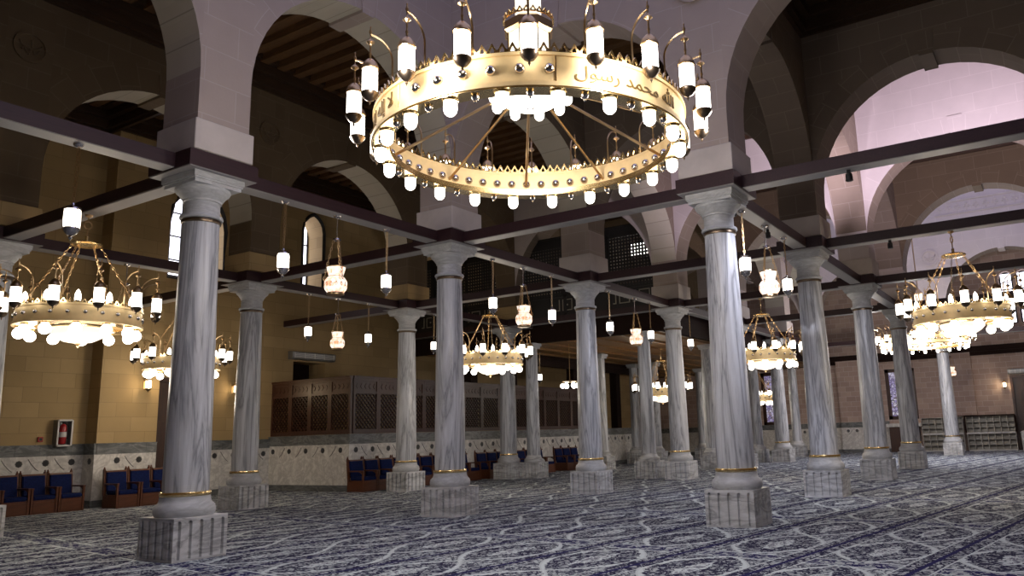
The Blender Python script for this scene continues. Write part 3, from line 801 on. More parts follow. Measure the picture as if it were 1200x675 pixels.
# ---- lanterns and chandeliers
def lantern_parts(parent, r, h, hang, z=0.0, seg=16, big=False):
    """cylindrical glass lantern below z: cap, glass, bowl-shaped base with drop; returns nothing"""
    b = bm_new(); lathe(b, [(r * .9, 0), (r, .12 * r), (r, h), (r * .9, h + .1 * r)], seg); return b
def make_arm_lantern(parent, ang, R, zb, r, h, arm_h, reach, metal='brass'):
    """curved arm rising from the ring and a lantern hung from its tip, as one part with sub-parts"""
    ca, sa = math.cos(ang), math.sin(ang)
    b = bm_new(); tip_z = zb + arm_h; rr = reach; z1 = tip_z - rr * .95
    pts = [(R * ca, R * sa, zb), (R * ca, R * sa, z1)]
    for k in range(1, 9):
        a = PI / 2 * k / 8; rad = R + rr * (1 - math.cos(a)); pts.append((rad * ca, rad * sa, z1 + rr * .95 * math.sin(a)))
    tube(b, pts, r * .14, 6); o = obj('lantern_arm', b, metal, parent, True)
    tip = Vector(pts[-1]); x, y, z = tip
    b = bm_new(); lathe(b, [(0, .10), (r * .12, .08), (r * .06, .06), (r * .2, .035), (r * .2, .015), (r * .1, 0), (r * .1, -.05), (r * .18, -.06), (r * .5, -.08), (r * .55, -.095), (r * .2, -.115), (r * .12, -.13), (r * .12, -.2), (r * .2, -.22), (r * .12, -.24), (r * .14, -.27), (r * .45, -.285), (r * .85, -.32), (r * 1.08, -.36), (r * 1.14, -.385), (r * 1.05, -.395)], 14, (x, y, z))
    obj('finial_cap', b, metal, o, True)
    zt = -.395
    b = bm_new(); lathe(b, [(r * .96, zt), (r, zt - .03), (r, zt - h + .03), (r * .93, zt - h)], 16, (x, y, z)); obj('glass_shade', b, 'glow', o, True)
    b = bm_new(); lathe(b, [(r * 1.05, zt - h), (r * 1.12, zt - h - .012), (r * 1.06, zt - h - .03), (r * .92, zt - h - r * .6), (r * .6, zt - h - r * 1.0), (r * .25, zt - h - r * 1.15), (r * .12, zt - h - r * 1.25), (r * .18, zt - h - r * 1.45), (r * .08, zt - h - r * 1.6), (0, zt - h - r * 1.85)], 14, (x, y, z)); obj('base_cup', b, 'bronze', o, True)
    return o
def copy_part(src, parent, rz):
    """another instance of a finished part (with sub-parts), turned about the thing's axis"""
    c = src.copy(); COL.objects.link(c); c.parent = parent; c.rotation_euler = (0, 0, rz)
    for s in list(src.children):
        d = s.copy(); COL.objects.link(d); d.parent = c
    return c
def annulus(bm, r0, r1, z0, z1, seg=96):
    A = []
    for r, z in ((r0, z0), (r1, z0), (r1, z1), (r0, z1)): A.append([bm.verts.new((r * math.cos(2 * PI * k / seg), r * math.sin(2 * PI * k / seg), z)) for k in range(seg)])
    for q in range(4):
        P, Q = A[q], A[(q + 1) % 4]
        for k in range(seg): bm.faces.new((P[k], P[(k + 1) % seg], Q[(k + 1) % seg], Q[k]))
def crest(bm, R, z, n, w, h, t=.02):
    """ring of pierced leaf-shaped teeth"""
    for k in range(n):
        a = 2 * PI * k / n; ca, sa = math.cos(a), math.sin(a); u = Vector((-sa, ca, 0)); o = Vector((R * ca, R * sa, z)); d = Vector((ca, sa, 0))
        out = [(-.46, 0), (-.5, .32), (-.3, .5), (-.16, .78), (0, 1.0), (.16, .78), (.3, .5), (.5, .32), (.46, 0)]
        inn = [(-.2, .14), (-.22, .3), (-.16, .42), (-.08, .58), (0, .7), (.08, .58), (.16, .42), (.22, .3), (.2, .14)]
        vo = [[bm.verts.new(o + u * p * w + Vector((0, 0, q * h)) + d * s) for p, q in out] for s in (t / 2, -t / 2)]
        vi = [[bm.verts.new(o + u * p * w + Vector((0, 0, q * h)) + d * s) for p, q in inn] for s in (t / 2, -t / 2)]
        m = len(out)
        for q in range(m):
            q2 = (q + 1) % m
            bm.faces.new((vo[0][q], vo[0][q2], vi[0][q2], vi[0][q])); bm.faces.new((vo[1][q2], vo[1][q], vi[1][q], vi[1][q2]))
            bm.faces.new((vo[0][q2], vo[0][q], vo[1][q], vo[1][q2])); bm.faces.new((vi[0][q], vi[0][q2], vi[1][q2], vi[1][q]))
def text_mesh(body, size, extr):
    cu = bpy.data.curves.new('lettering_curve', 'FONT'); cu.body = body; cu.size = size; cu.extrude = extr; cu.align_x = 'CENTER'; cu.align_y = 'CENTER'
    t = bpy.data.objects.new('lettering_curve', cu); COL.objects.link(t)
    dg = bpy.context.evaluated_depsgraph_get(); dg.update()
    me = bpy.data.meshes.new_from_object(t.evaluated_get(dg)); bpy.data.objects.remove(t); bpy.data.curves.remove(cu)
    return me
MAINROT = math.radians(214)
def make_main(label, loc):
    """great gold ring chandelier; origin at the ring's lower rim"""
    t = thing('ring_chandelier', label, 'chandelier', loc, 0, None)
    R = 1.80; H = .30; seg = 96
    b = bm_new(); annulus(b, R - .025, R, 0, H, seg); annulus(b, R - .03, R + .035, -.03, .012, seg); annulus(b, R - .03, R + .02, H - .012, H + .02, seg)
    obj('gold_band', b, 'band', t, True)
    b = bm_new(); annulus(b, R - .17, R + .02, -.045, -.03, seg); annulus(b, R - .17, R - .15, -.045, .03, seg); obj('underside_flange', b, 'gold', t, True)
    b = bm_new(); crest(b, R - .01, H + .02, 112, 2 * PI * R / 112, .115); obj('pierced_crest', b, 'gold', t)
    # bosses: mirror domes on the inside all round and on two outer panels
    bs = bm_new(); lathe(bs, [(.0, .055), (.03, .048), (.05, .025), (.055, 0)], 14, cap=False)
    me = mesh_of('boss', bs, 'chrome', True)
    for k in range(54):
        a = 2 * PI * (k + .5) / 54; o = link('boss', me, t, ((R - .025) * math.cos(a), (R - .025) * math.sin(a), H * .5)); o.rotation_euler = (0, -PI / 2, a)
    for base in (MAINROT, MAINROT + PI):
        for k in range(6):
            a = base + math.radians(-39 + 9 * k); o = link('boss', me, t, (R * math.cos(a), R * math.sin(a), H * .5)); o.rotation_euler = (0, PI / 2, a)
    # seams between the four panels
    b = bm_new()
    for d in (8, -48, 98, 150, 188, 132):
        a = MAINROT + math.radians(d); bar(b, (R * math.cos(a), R * math.sin(a), 0), (R * math.cos(a), R * math.sin(a), H), .012, .02, (math.cos(a), math.sin(a), 0))
    obj('panel_seam', b, 'gold', t)
    # lettering: the profession of faith in raised script
    for txt, mid, span in (('\ufe8e\ufedf\ufe8d \ufef5\ufe87 \ufeea\ufedf\ufe87 \ufefb', -68, 32), ('\ufedd\ufeee\ufeb3\ufead \ufeaa\ufee4\ufea4\ufee3 \ufdf2', 36, 44)):
        try:
            me2 = text_mesh(txt, .24, .006)
            xs = [v.co.x for v in me2.vertices]; L = max(xs) - min(xs); c = (max(xs) + min(xs)) / 2
            ys = [v.co.y for v in me2.vertices]; cy = (max(ys) + min(ys)) / 2; sy = min(1.0, .22 / (max(ys) - min(ys)))
            for v in me2.vertices:
                a = MAINROT + math.radians(mid + (v.co.x - c) / L * span); rr = R + .004 + v.co.z
                v.co = (rr * math.cos(a), rr * math.sin(a), H / 2 + (v.co.y - cy) * sy)
            me2.materials.clear(); me2.materials.append(M['lettering']); link('script_lettering', me2, t)
        except Exception: raise
    # twenty hooked arms with lanterns outside the ring
    first = make_arm_lantern(t, MAINROT, R - .02, H + .02, .08, .25, .53, .25)
    for k in range(1, 20): copy_part(first, t, 2 * PI * k / 20)
    # twenty globe bulbs below the rim, small drops between them
    def bulb(a, rad, z, r, l):
        b = bm_new(); lathe(b, [(r * 1.25, z + .012), (r * 1.25, z), (r * 1.12, z - .015)], 16, (rad * math.cos(a), rad * math.sin(a), 0)); o = obj('bulb_socket', b, 'gold', t, True)
        b = bm_new(); lathe(b, [(r * .98, z - .012), (r, z - .03), (r, z - l + r), (r * .86, z - l + r * .5), (r * .5, z - l + r * .12), (0, z - l)], 16, (rad * math.cos(a), rad * math.sin(a), 0)); obj('globe_bulb', b, 'glow', o, True)
        return o
    f = bulb(MAINROT + PI / 20, R - .075, -.05, .068, .165)
    for k in range(1, 20): copy_part(f, t, 2 * PI * k / 20)
    b = bm_new(); a = MAINROT; lathe(b, [(.03, 0), (.042, -.015), (.034, -.04), (.012, -.055), (.014, -.07), (0, -.085)], 10, ((R - .075) * math.cos(a), (R - .075) * math.sin(a), -.045)); dr = obj('drop_knob', b, 'chrome', t, True)
    for k in range(1, 20): copy_part(dr, t, 2 * PI * k / 20)
    # spokes up to the hub
    b = bm_new(); a = MAINROT + PI + .05; tube(b, [((R - .03) * math.cos(a), (R - .03) * math.sin(a), .12), (.42 * math.cos(a), .42 * math.sin(a), .68)], .018, 6); sp = obj('spoke_rod', b, 'brass', t, True)
    for k in range(1, 10): copy_part(sp, t, 2 * PI * k / 10)
    # central hub: lit bowl, bulb ring, six-sided lantern tower
    b = bm_new(); lathe(b, [(.43, .70), (.47, .71), (.48, .74), (.47, .77), (.30, .80)], 40); obj('hub_plate', b, 'band', t, True)
    b = bm_new(); lathe(b, [(.41, .70), (.38, .64), (.30, .58), (.18, .545), (.04, .53)], 32); obj('glass_bowl', b, 'glow', t, True)
    b = bm_new(); lathe(b, [(.04, .535), (.05, .52), (.03, .50), (0, .48)], 12); obj('bowl_finial', b, 'chrome', t, True)
    f = bulb(MAINROT + .1, .44, .70, .062, .16)
    for k in range(1, 9): copy_part(f, t, 2 * PI * k / 9)
    def hexm(prof, seg=8): b = bm_new(); lathe(b, prof, seg, a0=MAINROT + PI / 8); return b
    obj('tower_glass', hexm([(.26, .80), (.26, 1.44)]), 'towerglow', t); obj('upper_tower_glass', hexm([(.17, 1.58), (.17, 2.3)]), 'towerglow', t)
    obj('tower_collar', hexm([(.27, 1.44), (.31, 1.48), (.31, 1.58), (.26, 1.62), (.18, 1.63)]), 'brass', t); obj('tower_base_rim', hexm([(.27, .78), (.27, .83), (.245, .84)]), 'brass', t)
    b = bm_new(); crest(b, .30, 1.62, 24, .075, .075); obj('collar_crest', b, 'gold', t)
    for k in range(8):
        a = MAINROT + PI / 8 + 2 * PI * k / 8
        b = bm_new(); tube(b, [(.265 * math.cos(a), .265 * math.sin(a), .8), (.265 * math.cos(a), .265 * math.sin(a), 1.46)], .012, 5); obj('tower_bar', b, 'brass', t)
    b = bm_new(); lathe(b, [(.17, 2.3), (.2, 2.33), (.1, 2.5), (.03, 2.6), (.025, 9.2)], 12); obj('suspension_rod', b, 'brass', t, True)
    return t
main1 = make_main('great gold ring chandelier with hooked lanterns, globes and gold script, hanging high in front', (7.34, 4.95, 4.90))
main2 = dup(main1, (38.0, 4.95, 4.95), 0, 'second gold ring chandelier, small and far off, behind the fourth outer column')

def chain(bm, p, q, r=.012):
    p, q = Vector(p), Vector(q); n = max(4, int((q - p).length / .07))
    t = (q - p) / n
    u = t.cross(Vector((0, 0, 1))); u = u.normalized() if u.length > 1e-4 else Vector((1, 0, 0)); w = t.normalized().cross(u)
    for k in range(n):
        c = p + t * (k + .5); s = u if k % 2 else w; d = t.normalized(); L = t.length * .62
        pts = [c + d * L * math.cos(a) + s * r * 1.5 * math.sin(a) for a in [2 * PI * m / 6 for m in range(7)]]
        tube(bm, pts, r * .5, 4)
def make_small(label, loc):
    """ring chandelier of twelve hooked lanterns; origin at the hook under the beam"""
    t = thing('lantern_chandelier', label, 'chandelier', loc, 0, 'lantern ring chandeliers')
    R, zr, H = .98, -2.06, .26
    b = bm_new(); annulus(b, R - .02, R, zr, zr + H, 64); annulus(b, R - .05, R + .03, zr - .03, zr + .01, 64); annulus(b, R - .03, R + .02, zr + H - .01, zr + H + .02, 64); obj('gold_band', b, 'band', t, True)
    b = bm_new(); crest(b, R, zr + H + .02, 60, .095, .08); obj('pierced_crest', b, 'gold', t)
    b = bm_new(); annulus(b, R - .30, R - .01, zr - .03, zr - .015, 64); obj('underside_flange', b, 'gold', t)
    f = make_arm_lantern(t, .26, R - .02, zr + H, .08, .25, .64, .28)
    for k in range(1, 12): copy_part(f, t, 2 * PI * k / 12)
    bs = bm_new(); lathe(bs, [(.0, .04), (.02, .035), (.034, .02), (.038, 0)], 10, cap=False); me = mesh_of('boss', bs, 'chrome', True)
    for k in range(24):
        a = 2 * PI * (k + .5) / 24; o = link('boss', me, t, (R * math.cos(a), R * math.sin(a), zr + H * .5)); o.rotation_euler = (0, PI / 2, a)
    b = bm_new(); a = .0; c = ((R - .09) * math.cos(a), (R - .09) * math.sin(a), zr - .03); lathe(b, [(.06, 0), (.065, -.02), (.05, -.03)], 14, c); s = obj('bulb_socket', b, 'gold', t, True)
    b = bm_new(); lathe(b, [(.05, -.03)] + [(.098 * math.sin(q), -.12 + .098 * math.cos(q)) for q in [PI * .22 + k * PI * .78 / 7 for k in range(7)]] + [], 16, c)
    obj('globe_bulb', b, 'glow', s, True)
    for k in range(1, 12): copy_part(s, t, 2 * PI * k / 12)
    b = bm_new(); lathe(b, [(.46, zr + .0), (.50, zr - .02), (.46, zr - .05)], 36); obj('bowl_rim', b, 'gold', t, True)
    b = bm_new(); lathe(b, [(.46, zr - .05), (.44, zr - .12), (.37, zr - .20), (.24, zr - .27), (.05, zr - .305)], 32); obj('glass_bowl', b, 'glowsoft', t, True)
    b = bm_new(); lathe(b, [(.05, zr - .30), (.055, zr - .32), (.02, zr - .335), (.03, zr - .365), (0, zr - .395)], 12); obj('bowl_finial', b, 'brass', t, True)
    for k in range(6):
        a = 2 * PI * k / 6
        b = bm_new(); bar(b, (.46 * math.cos(a), .46 * math.sin(a), zr - .02), ((R - .02) * math.cos(a), (R - .02) * math.sin(a), zr), .03, .02); obj('bowl_bracket', b, 'gold', t)
    b = bm_new(); lathe(b, [(.1, -.60), (.24, -.58), (.26, -.555), (.24, -.53), (.08, -.51), (.03, -.48), (.03, -.40)], 28); obj('crown_plate', b, 'gold', t, True)
    for k in range(6):
        a = 2 * PI * (k + .5) / 6
        b = bm_new(); chain(b, (.22 * math.cos(a), .22 * math.sin(a), -.57), ((R - .03) * math.cos(a), (R - .03) * math.sin(a), zr + H), .012); obj('chain', b, 'brass', t)
    b = bm_new(); tube(b, [(0, 0, 0), (0, 0, -.12)], .012); tube(b, [(.07 * math.sin(q), 0, -.19 + .07 * math.cos(q)) for q in [2 * PI * m / 12 for m in range(13)]], .016); tube(b, [(0, 0, -.26), (0, 0, -.42)], .014); lathe(b, [(.07, 0), (.06, -.03), (.02, -.05)], 14); obj('hook', b, 'brass', t, True)
    b = bm_new(); a = .26 + PI / 12; c = ((R - .06) * math.cos(a), (R - .06) * math.sin(a), zr + H + .02); lathe(b, [(.02, 0), (.05, .02), (.055, .04)], 12, c); cd = obj('candle_cup', b, 'bronze', t, True)
    b = bm_new(); lathe(b, [(.045, .04), (.05, .08), (.045, .15), (.03, .2), (0, .24)], 12, c); obj('candle_glass', b, 'glow', cd, True)
    for k in range(1, 12): copy_part(cd, t, 2 * PI * k / 12)
    return t
SM = [((7.34, 14.77, BZ0), 'lantern chandelier with glowing bowl hanging in the aisle beside the nearest column'),
      ((13.4, 21.2, BZ0), 'lantern chandelier half hidden behind the nearest column, near the aisle wall sconces'),
      ((19.37, 14.77, BZ0), 'lantern chandelier hanging just beside the second middle-row column, before the gallery'),
      ((25.41, 8.14, BZ0), 'lantern chandelier hanging between the thick outer column and the one behind it'),
      ((19.37, 1.70, BZ0), 'bright lantern chandelier hanging from the bare violet beam before the end wall'),
      ((31.68, 14.8, 5.19), 'lantern chandelier far under the gallery, behind the fourth middle-row column'),
      ((44.2, 14.8, 5.19), 'farthest lantern chandelier under the gallery, seen just beside the thick outer column')]
s0 = None
for k, (loc, lab) in enumerate(SM):
    if s0 is None: s0 = make_small(lab, loc)
    else: dup(s0, loc, .11 * k, lab)
# little five-globe lamp below the gallery front
t = thing('globe_cluster_lamp', 'small cluster lamp of white globes hanging just below the gallery chandelier', 'lamp', (27.6, 17.0, 5.265))
b = bm_new(); tube(b, [(0, 0, 0), (0, 0, -1.5)], .012); lathe(b, [(.06, -1.5), (.3, -1.53), (.32, -1.56), (.1, -1.6)], 20); obj('stem', b, 'brass', t, True)
for k in range(6):
    a = 2 * PI * k / 6; b = bm_new(); lathe(b, [(.1 * math.sin(q), -1.72 + .1 * math.cos(q)) for q in [PI * m / 8 for m in range(9)]], 14, (.3 * math.cos(a), .3 * math.sin(a), 0), cap=False); obj('globe', b, 'glow', t, True)

def make_pendant(label, loc):
    t = thing('pendant_lantern', label, 'pendant lamp', loc, 0, 'white glass pendants hung from the beams')
    b = bm_new(); lathe(b, [(.07, 0), (.06, -.025), (.02, -.05)], 14); obj('canopy', b, 'chrome', t, True)
    b = bm_new(); chain(b, (0, 0, -.04), (0, 0, -.86), .012); tube(b, [(.03, 0, -.04), (.035, 0, -.4), (.01, 0, -.84)], .005, 4); obj('chain', b, 'brass', t)
    b = bm_new(); lathe(b, [(0, -.84), (.02, -.86), (.025, -.89), (.07, -.91), (.105, -.935), (.11, -.96), (.10, -.965)], 16); obj('cap', b, 'chrome', t, True)
    b = bm_new(); lathe(b, [(.095, -.965), (.10, -.99), (.10, -1.19), (.092, -1.215)], 18); obj('glass_shade', b, 'glow', t, True)
    b = bm_new(); lathe(b, [(.105, -1.215), (.11, -1.235), (.09, -1.275), (.05, -1.315), (.02, -1.33), (.03, -1.35), (0, -1.40)], 14)
    for k in range(4):
        a = 2 * PI * k / 4; tube(b, [(.112 * math.cos(a), .112 * math.sin(a), -.95), (.118 * math.cos(a), .118 * math.sin(a), -1.09), (.112 * math.cos(a), .112 * math.sin(a), -1.23)], .006, 4)
    obj('base_cup', b, 'chrome', t, True)
    return t
def make_vase(label, loc):
    t = thing('vase_lantern', label, 'pendant lamp', loc, 0, 'vase-shaped glass lanterns hung from the beams')
    b = bm_new(); lathe(b, [(.08, 0), (.07, -.03), (.02, -.05)], 14); tube(b, [(0, 0, -.03), (0, 0, -.45)], .012); obj('canopy', b, 'chrome', t, True)
    b = bm_new(); lathe(b, [(.03, -.43), (.075, -.45), (.08, -.475), (.03, -.50)], 16); obj('crown_plate', b, 'chrome', t, True)
    for k in range(3):
        a = 2 * PI * k / 3 + .4; b = bm_new(); chain(b, (.06 * math.cos(a), .06 * math.sin(a), -.48), (.215 * math.cos(a), .215 * math.sin(a), -1.25), .012); obj('chain', b, 'brass', t)
    b = bm_new(); lathe(b, [(.175, -1.00), (.165, -1.06), (.145, -1.12), (.13, -1.18), (.165, -1.21), (.205, -1.27), (.215, -1.34), (.20, -1.42), (.15, -1.49)], 28, cap=False); obj('etched_glass', b, 'amber', t, True)
    b = bm_new(); annulus(b, .172, .184, -1.01, -.99, 28); obj('neck_rim', b, 'brass', t, True)
    b = bm_new(); annulus(b, .126, .137, -1.19, -1.175, 28); obj('waist_rim', b, 'brass', t, True)
    b = bm_new(); lathe(b, [(.152, -1.485), (.16, -1.50), (.16, -1.53), (.13, -1.54)], 24); obj('foot_rim', b, 'brass', t, True)
    b = bm_new()
    for k in range(14):
        a = 2 * PI * k / 14; tube(b, [(.214 * math.cos(a + d), .214 * math.sin(a + d), z) for d, z in ((0, -1.30), (.1, -1.34), (.0, -1.38), (-.1, -1.34), (0, -1.30))], .006, 4)
    obj('etched_band', b, 'brass', t)
    return t
HP = BZ0
PEND = [((5.41, Y[0]), 'white pendant lantern hung from the near dark beam above the aisle chandelier'),
        ((8.93, Y[0]), 'white pendant lantern first along the beam from nearest to second middle-row column'),
        ((11.44, Y[0]), 'white pendant lantern just before the second middle-row column'),
        ((15.0, Y[0]), 'white pendant lantern just past the second middle-row column, above a chandelier'),
        ((17.6, Y[0]), 'white pendant lantern just before the violet-lit third middle-row column'),
        ((20.8, Y[0]), 'white pendant lantern just past the violet-lit third middle-row column'),
        ((23.6, Y[0]), 'white pendant lantern just before the fourth middle-row column'),
        ((26.9, Y[0]), 'small pendant lantern past the fourth middle-row column, under the gallery edge'),
        ((14.7, Y[-1]), 'white pendant lantern just past the thick outer column'),
        ((17.5, Y[-1]), 'white pendant lantern touching the capital of the second outer column'),
        ((15.3, Y[1]), 'white pendant lantern past the second wall-side column, before the pointed window'),
        ((17.64, Y[1]), 'white pendant lantern just before the third wall-side column'),
        ((20.7, Y[1]), 'small white pendant lantern glimpsed at the edge of the second middle-row column')]
VASE = [((10.13, Y[0]), 'vase-shaped etched lantern midway along the beam from nearest to second middle-row column'),
        ((16.28, Y[0]), 'vase-shaped etched lantern midway between second and third middle-row columns'),
        ((22.5, Y[0]), 'vase-shaped etched lantern midway between third and fourth middle-row columns'),
        ((16.14, Y[-1]), 'vase-shaped etched lantern between first and second outer columns'),
        ((16.4, Y[1]), 'smaller-looking vase-shaped lantern directly below the nearer one, along the wall-side beam'),
        ((10.0, Y[1]), 'vase-shaped lantern half hidden behind the aisle chandelier')]
o = None
for (x, y), lab in PEND:
    if o is None: o = make_pendant(lab, (x, y, HP))
    else: dup(o, (x, y, HP), 0, lab)
o = None
for (x, y), lab in VASE:
    if o is None: o = make_vase(lab, (x, y, HP))
    else: dup(o, (x, y, HP), .5, lab)
dup(o, (47.4, Y[-1], BZ0 - .3), 0, 'tiny far vase-shaped lantern beside the slim far column before the racks')
for (x, y), lab in (((40.5, 11.4), 'tiny far pendant glowing right of the chandelier between the outer columns'), ((42.5, 11.4), 'second tiny far pendant beside the second outer column'), ((29.0, 19.4), 'tiny pendant under the gallery between the touching columns')):
    p = bpy.data.objects['pendant_lantern']; dup(p, (x, y, BZ0 if x > 30 else 5.19), 0, lab)

# ---- wall sconces
def make_sconce(label, loc, rz):
    t = thing('wall_sconce', label, 'wall lamp', loc, rz, 'brass wall sconces')
    b = bm_new(); lathe(b, [(.0, .0), (.02, .0)], 8, cap=False); cbox(b, (0, -.012, 0), (.09, .024, .30)); tube(b, [(0, -.02, .08), (0, -.1, .17), (0, -.18, .19), (0, -.2, .15)], .012); obj('bracket', b, 'brass', t, True)
    b = bm_new(); lathe(b, [(0, .24), (.02, .2), (.02, .16), (.075, .13), (.09, .1), (.085, .095)], 14, (0, -.2, 0)); obj('cap', b, 'brass', t, True)
    b = bm_new(); lathe(b, [(.078, .095), (.082, .07), (.082, -.11), (.075, -.13)], 16, (0, -.2, 0)); obj('glass_shade', b, 'sconce', t, True)
    b = bm_new(); lathe(b, [(.088, -.13), (.085, -.16), (.045, -.2), (.02, -.22), (0, -.26)], 14, (0, -.2, 0)); obj('base_cup', b, 'bronze', t, True)
    return t
sc = make_sconce('brass sconce glowing on the pilaster near the nearest column', (13.75, 23.6, 3.5), 0)
dup(sc, (17.2, YW, 3.5), 0, 'brass sconce glowing beside the second wall-side column')
dup(sc, (XE, 2.68, 3.55), -PI / 2, 'lone glowing sconce on the end wall beside the brown door')

# ---- joined wooden chairs with blue cushions
def make_chair(label):
    t = thing('box_chair', label, 'chair', group='wooden box chairs with blue cushions')
    w, d = .655, .74
    b = bm_new(); box(b, -w / 2 + .02, w / 2 - .02, -d / 2 + .02, d / 2, 0, .40); obj('box_base', b, 'chairwood', t)
    b = bm_new(); box(b, -w / 2 + .07, w / 2 - .07, -d / 2 + .005, -d / 2 + .02, .05, .36); obj('front_panel', b, 'chairwood', t)
    b = bm_new(); box(b, -w / 2 + .05, w / 2 - .05, -d / 2 + .0, d / 2 - .1, .40, .53); bmesh.ops.bevel(b, geom=b.edges[:], offset=.03, segments=3, affect='EDGES'); obj('seat_cushion', b, 'blue', t, True)
    b = bm_new()
    for k in range(1): prism(b, [(d / 2 - .18, .5), (d / 2 - .10, .5), (d / 2 - .0, 1.10), (d / 2 - .08, 1.12)], -w / 2 + .05, w / 2 - .05, 'x')
    bmesh.ops.bevel(b, geom=b.edges[:], offset=.02, segments=2, affect='EDGES'); obj('back_cushion', b, 'blue', t, True)
    b = bm_new(); prism(b, [(d / 2 - .08, .5), (d / 2 - .05, .5), (d / 2 + .03, 1.13), (d / 2, 1.14)], -w / 2 + .03, w / 2 - .03, 'x'); prism(b, [(d / 2 - .10, 1.10), (d / 2 + .03, 1.10), (d / 2 + .04, 1.15), (d / 2 - .09, 1.15)], -w / 2 + .03, w / 2 - .03, 'x'); obj('back_board', b, 'chairwood', t)
    for s in (-1, 1):
        x = s * (w / 2 - .025)
        b = bm_new(); prism(b, [(d / 2 - .10, .38), (d / 2 - .02, .38), (d / 2 + .05, 1.17), (d / 2 - .03, 1.17)], x - .025, x + .025, 'x'); lathe(b, [(.03, 0), (.034, .03), (.015, .05), (.024, .07), (0, .10)], 10, (x, d / 2 + .01, 1.17)); obj('back_post', b, 'chairwood', t)
        b = bm_new(); box(b, x - .025, x + .025, -d / 2 + .0, -d / 2 + .06, 0, .74); box(b, x - .03, x + .03, -d / 2 - .01, d / 2 - .06, .71, .755); tube(b, [(x, -d / 2 + .03, .6), (x, -d / 2 + .14, .69), (x, -d / 2 + .2, .71)], .018, 6); obj('armrest', b, 'chairwood', t)
    return t
ORDW = ['first', 'second', 'third', 'fourth', 'fifth', 'sixth', 'seventh', 'eighth', 'ninth', 'tenth']
ch0 = None
def chairs(xs, y, text, rz=0.0):
    global ch0
    for k, x in enumerate(xs):
        lab = f'blue cushioned wooden box chair, {text(k)}'
        if ch0 is None: ch0 = make_chair(lab); ch0.location = (x, y, 0); ch0.scale = (1, 1, .88)
        else: dup(ch0, (x, y, 0), rz, lab)
chairs([11.63, 10.95, 10.27, 9.59], 23.40, lambda k: f'{ORDW[k]} from the pilaster in the row under the fire cabinet')
chairs([12.85, 13.53, 14.21, 14.89], 22.85, lambda k: f'{ORDW[k]} in the row before the pilaster sconce')
chairs([18.98 + .68 * k for k in range(9)], 19.75, lambda k: f'{ORDW[k]} after the corner of the lattice room')
chairs([25.62 + .68 * k for k in range(7)], 19.75, lambda k: f'{ORDW[k]} in the row behind the two touching columns')
chairs([31.35 + .68 * k for k in range(3)], 19.75, lambda k: f'{ORDW[k]} in the far row behind the violet-lit column')

# ---- fire cabinet, alarm button
t = thing('fire_cabinet', 'white framed fire cabinet with rounded corners on the tan wall above chairs', 'cabinet', (11.76, YW, 1.72))
b = bm_new()
for (p, q, za, zb, d0) in ((-.20, .20, 0, .74, -.02), (-.20, -.18, 0, .74, -.24), (.18, .20, 0, .74, -.24), (-.18, .18, 0, .02, -.24), (-.18, .18, .72, .74, -.24)): box(b, p, q, d0, 0 if d0 > -.1 else -.02, za, zb)
obj('case', b, 'greymetal', t)
b = bm_new()
for (p, q, za, zb) in ((-.17, .17, .0, .045), (-.17, .17, .70, .745), (-.205, -.165, .03, .715), (.165, .205, .03, .715)): box(b, p, q, -.262, -.24, za, zb)
for sx in (-1, 1):
    for zz in (.035, .71): lathe(b, [(.035, -.012), (.035, .012)], 12, (sx * .17, -.25, zz))
obj('door_frame', b, 'offwhite', t)
t = thing('fire_extinguisher', 'red fire extinguisher inside the white framed cabinet', 'fire extinguisher', (11.76, YW - .13, 1.78))
b = bm_new(); lathe(b, [(.03, .0), (.085, .01), (.095, .04), (.095, .46), (.08, .52), (.03, .56)], 20); obj('cylinder', b, 'red', t, True)
b = bm_new(); lathe(b, [(.03, .56), (.03, .60)], 10); box(b, -.015, .015, -.07, .05, .59, .62); tube(b, [(.03, 0, .59), (.12, -.02, .52), (.12, -.03, .3), (.11, -.03, .15)], .012); obj('valve_hose', b, 'black', t, True)
b = bm_new(); lathe(b, [(.097, .2), (.097, .34)], 20, cap=False); obj('paper_band', b, 'offwhite', t, True)
t = thing('alarm_button', 'small red square alarm button on the tan wall beside the fire cabinet', 'alarm button', (11.24, YW, 1.86))
b = bm_new(); box(b, -.07, .07, -.05, 0, 0, .14); bmesh.ops.bevel(b, geom=b.edges[:], offset=.01, segments=1, affect='EDGES'); obj('box', b, 'red', t)
b = bm_new(); box(b, -.035, .035, -.055, -.05, .035, .105); obj('press_plate', b, 'black', t)

# ---- shoe racks on the end wall
def shoe_rack(label, y0, y1, x, framed):
    t = thing('shoe_rack', label, 'shoe rack', (x, (y0 + y1) / 2, 0), -PI / 2, 'shoe racks on the end wall')
    w = y1 - y0; b = bm_new(); n = max(5, round(w / .33)); th = .022
    z0, zm, z1 = .06, .92, 1.86
    for k in range(n + 1): p = -w / 2 + w * k / n; box(b, p - th / 2, p + th / 2, 0, .32, z0, z1)
    for tier in ((z0, zm), (zm + .08, z1)):
        for k in range(4): z = tier[0] + (tier[1] - tier[0]) * k / 3; box(b, -w / 2, w / 2, 0, .32, z - th / 2, z + th / 2)
    obj('compartments', b, 'shelf', t)
    b = bm_new(); box(b, -w / 2, w / 2, .32, .335, 0, z1); obj('back_panel', b, 'shaded_back', t)
    b = bm_new(); box(b, -w / 2, w / 2, .02, .32, 0, z0); box(b, -w / 2, w / 2, -.03, .32, zm + .012, zm + .066); obj('ledge', b, 'offwhite', t)
    if framed:
        b = bm_new(); box(b, -w / 2 - .07, w / 2 + .07, -.05, .34, z1, z1 + .07); box(b, -w / 2 - .07, -w / 2, -.05, .34, zm + .07, z1); box(b, w / 2, w / 2 + .07, -.05, .34, zm + .07, z1); obj('dark_surround', b, 'darkwood', t)
    return t
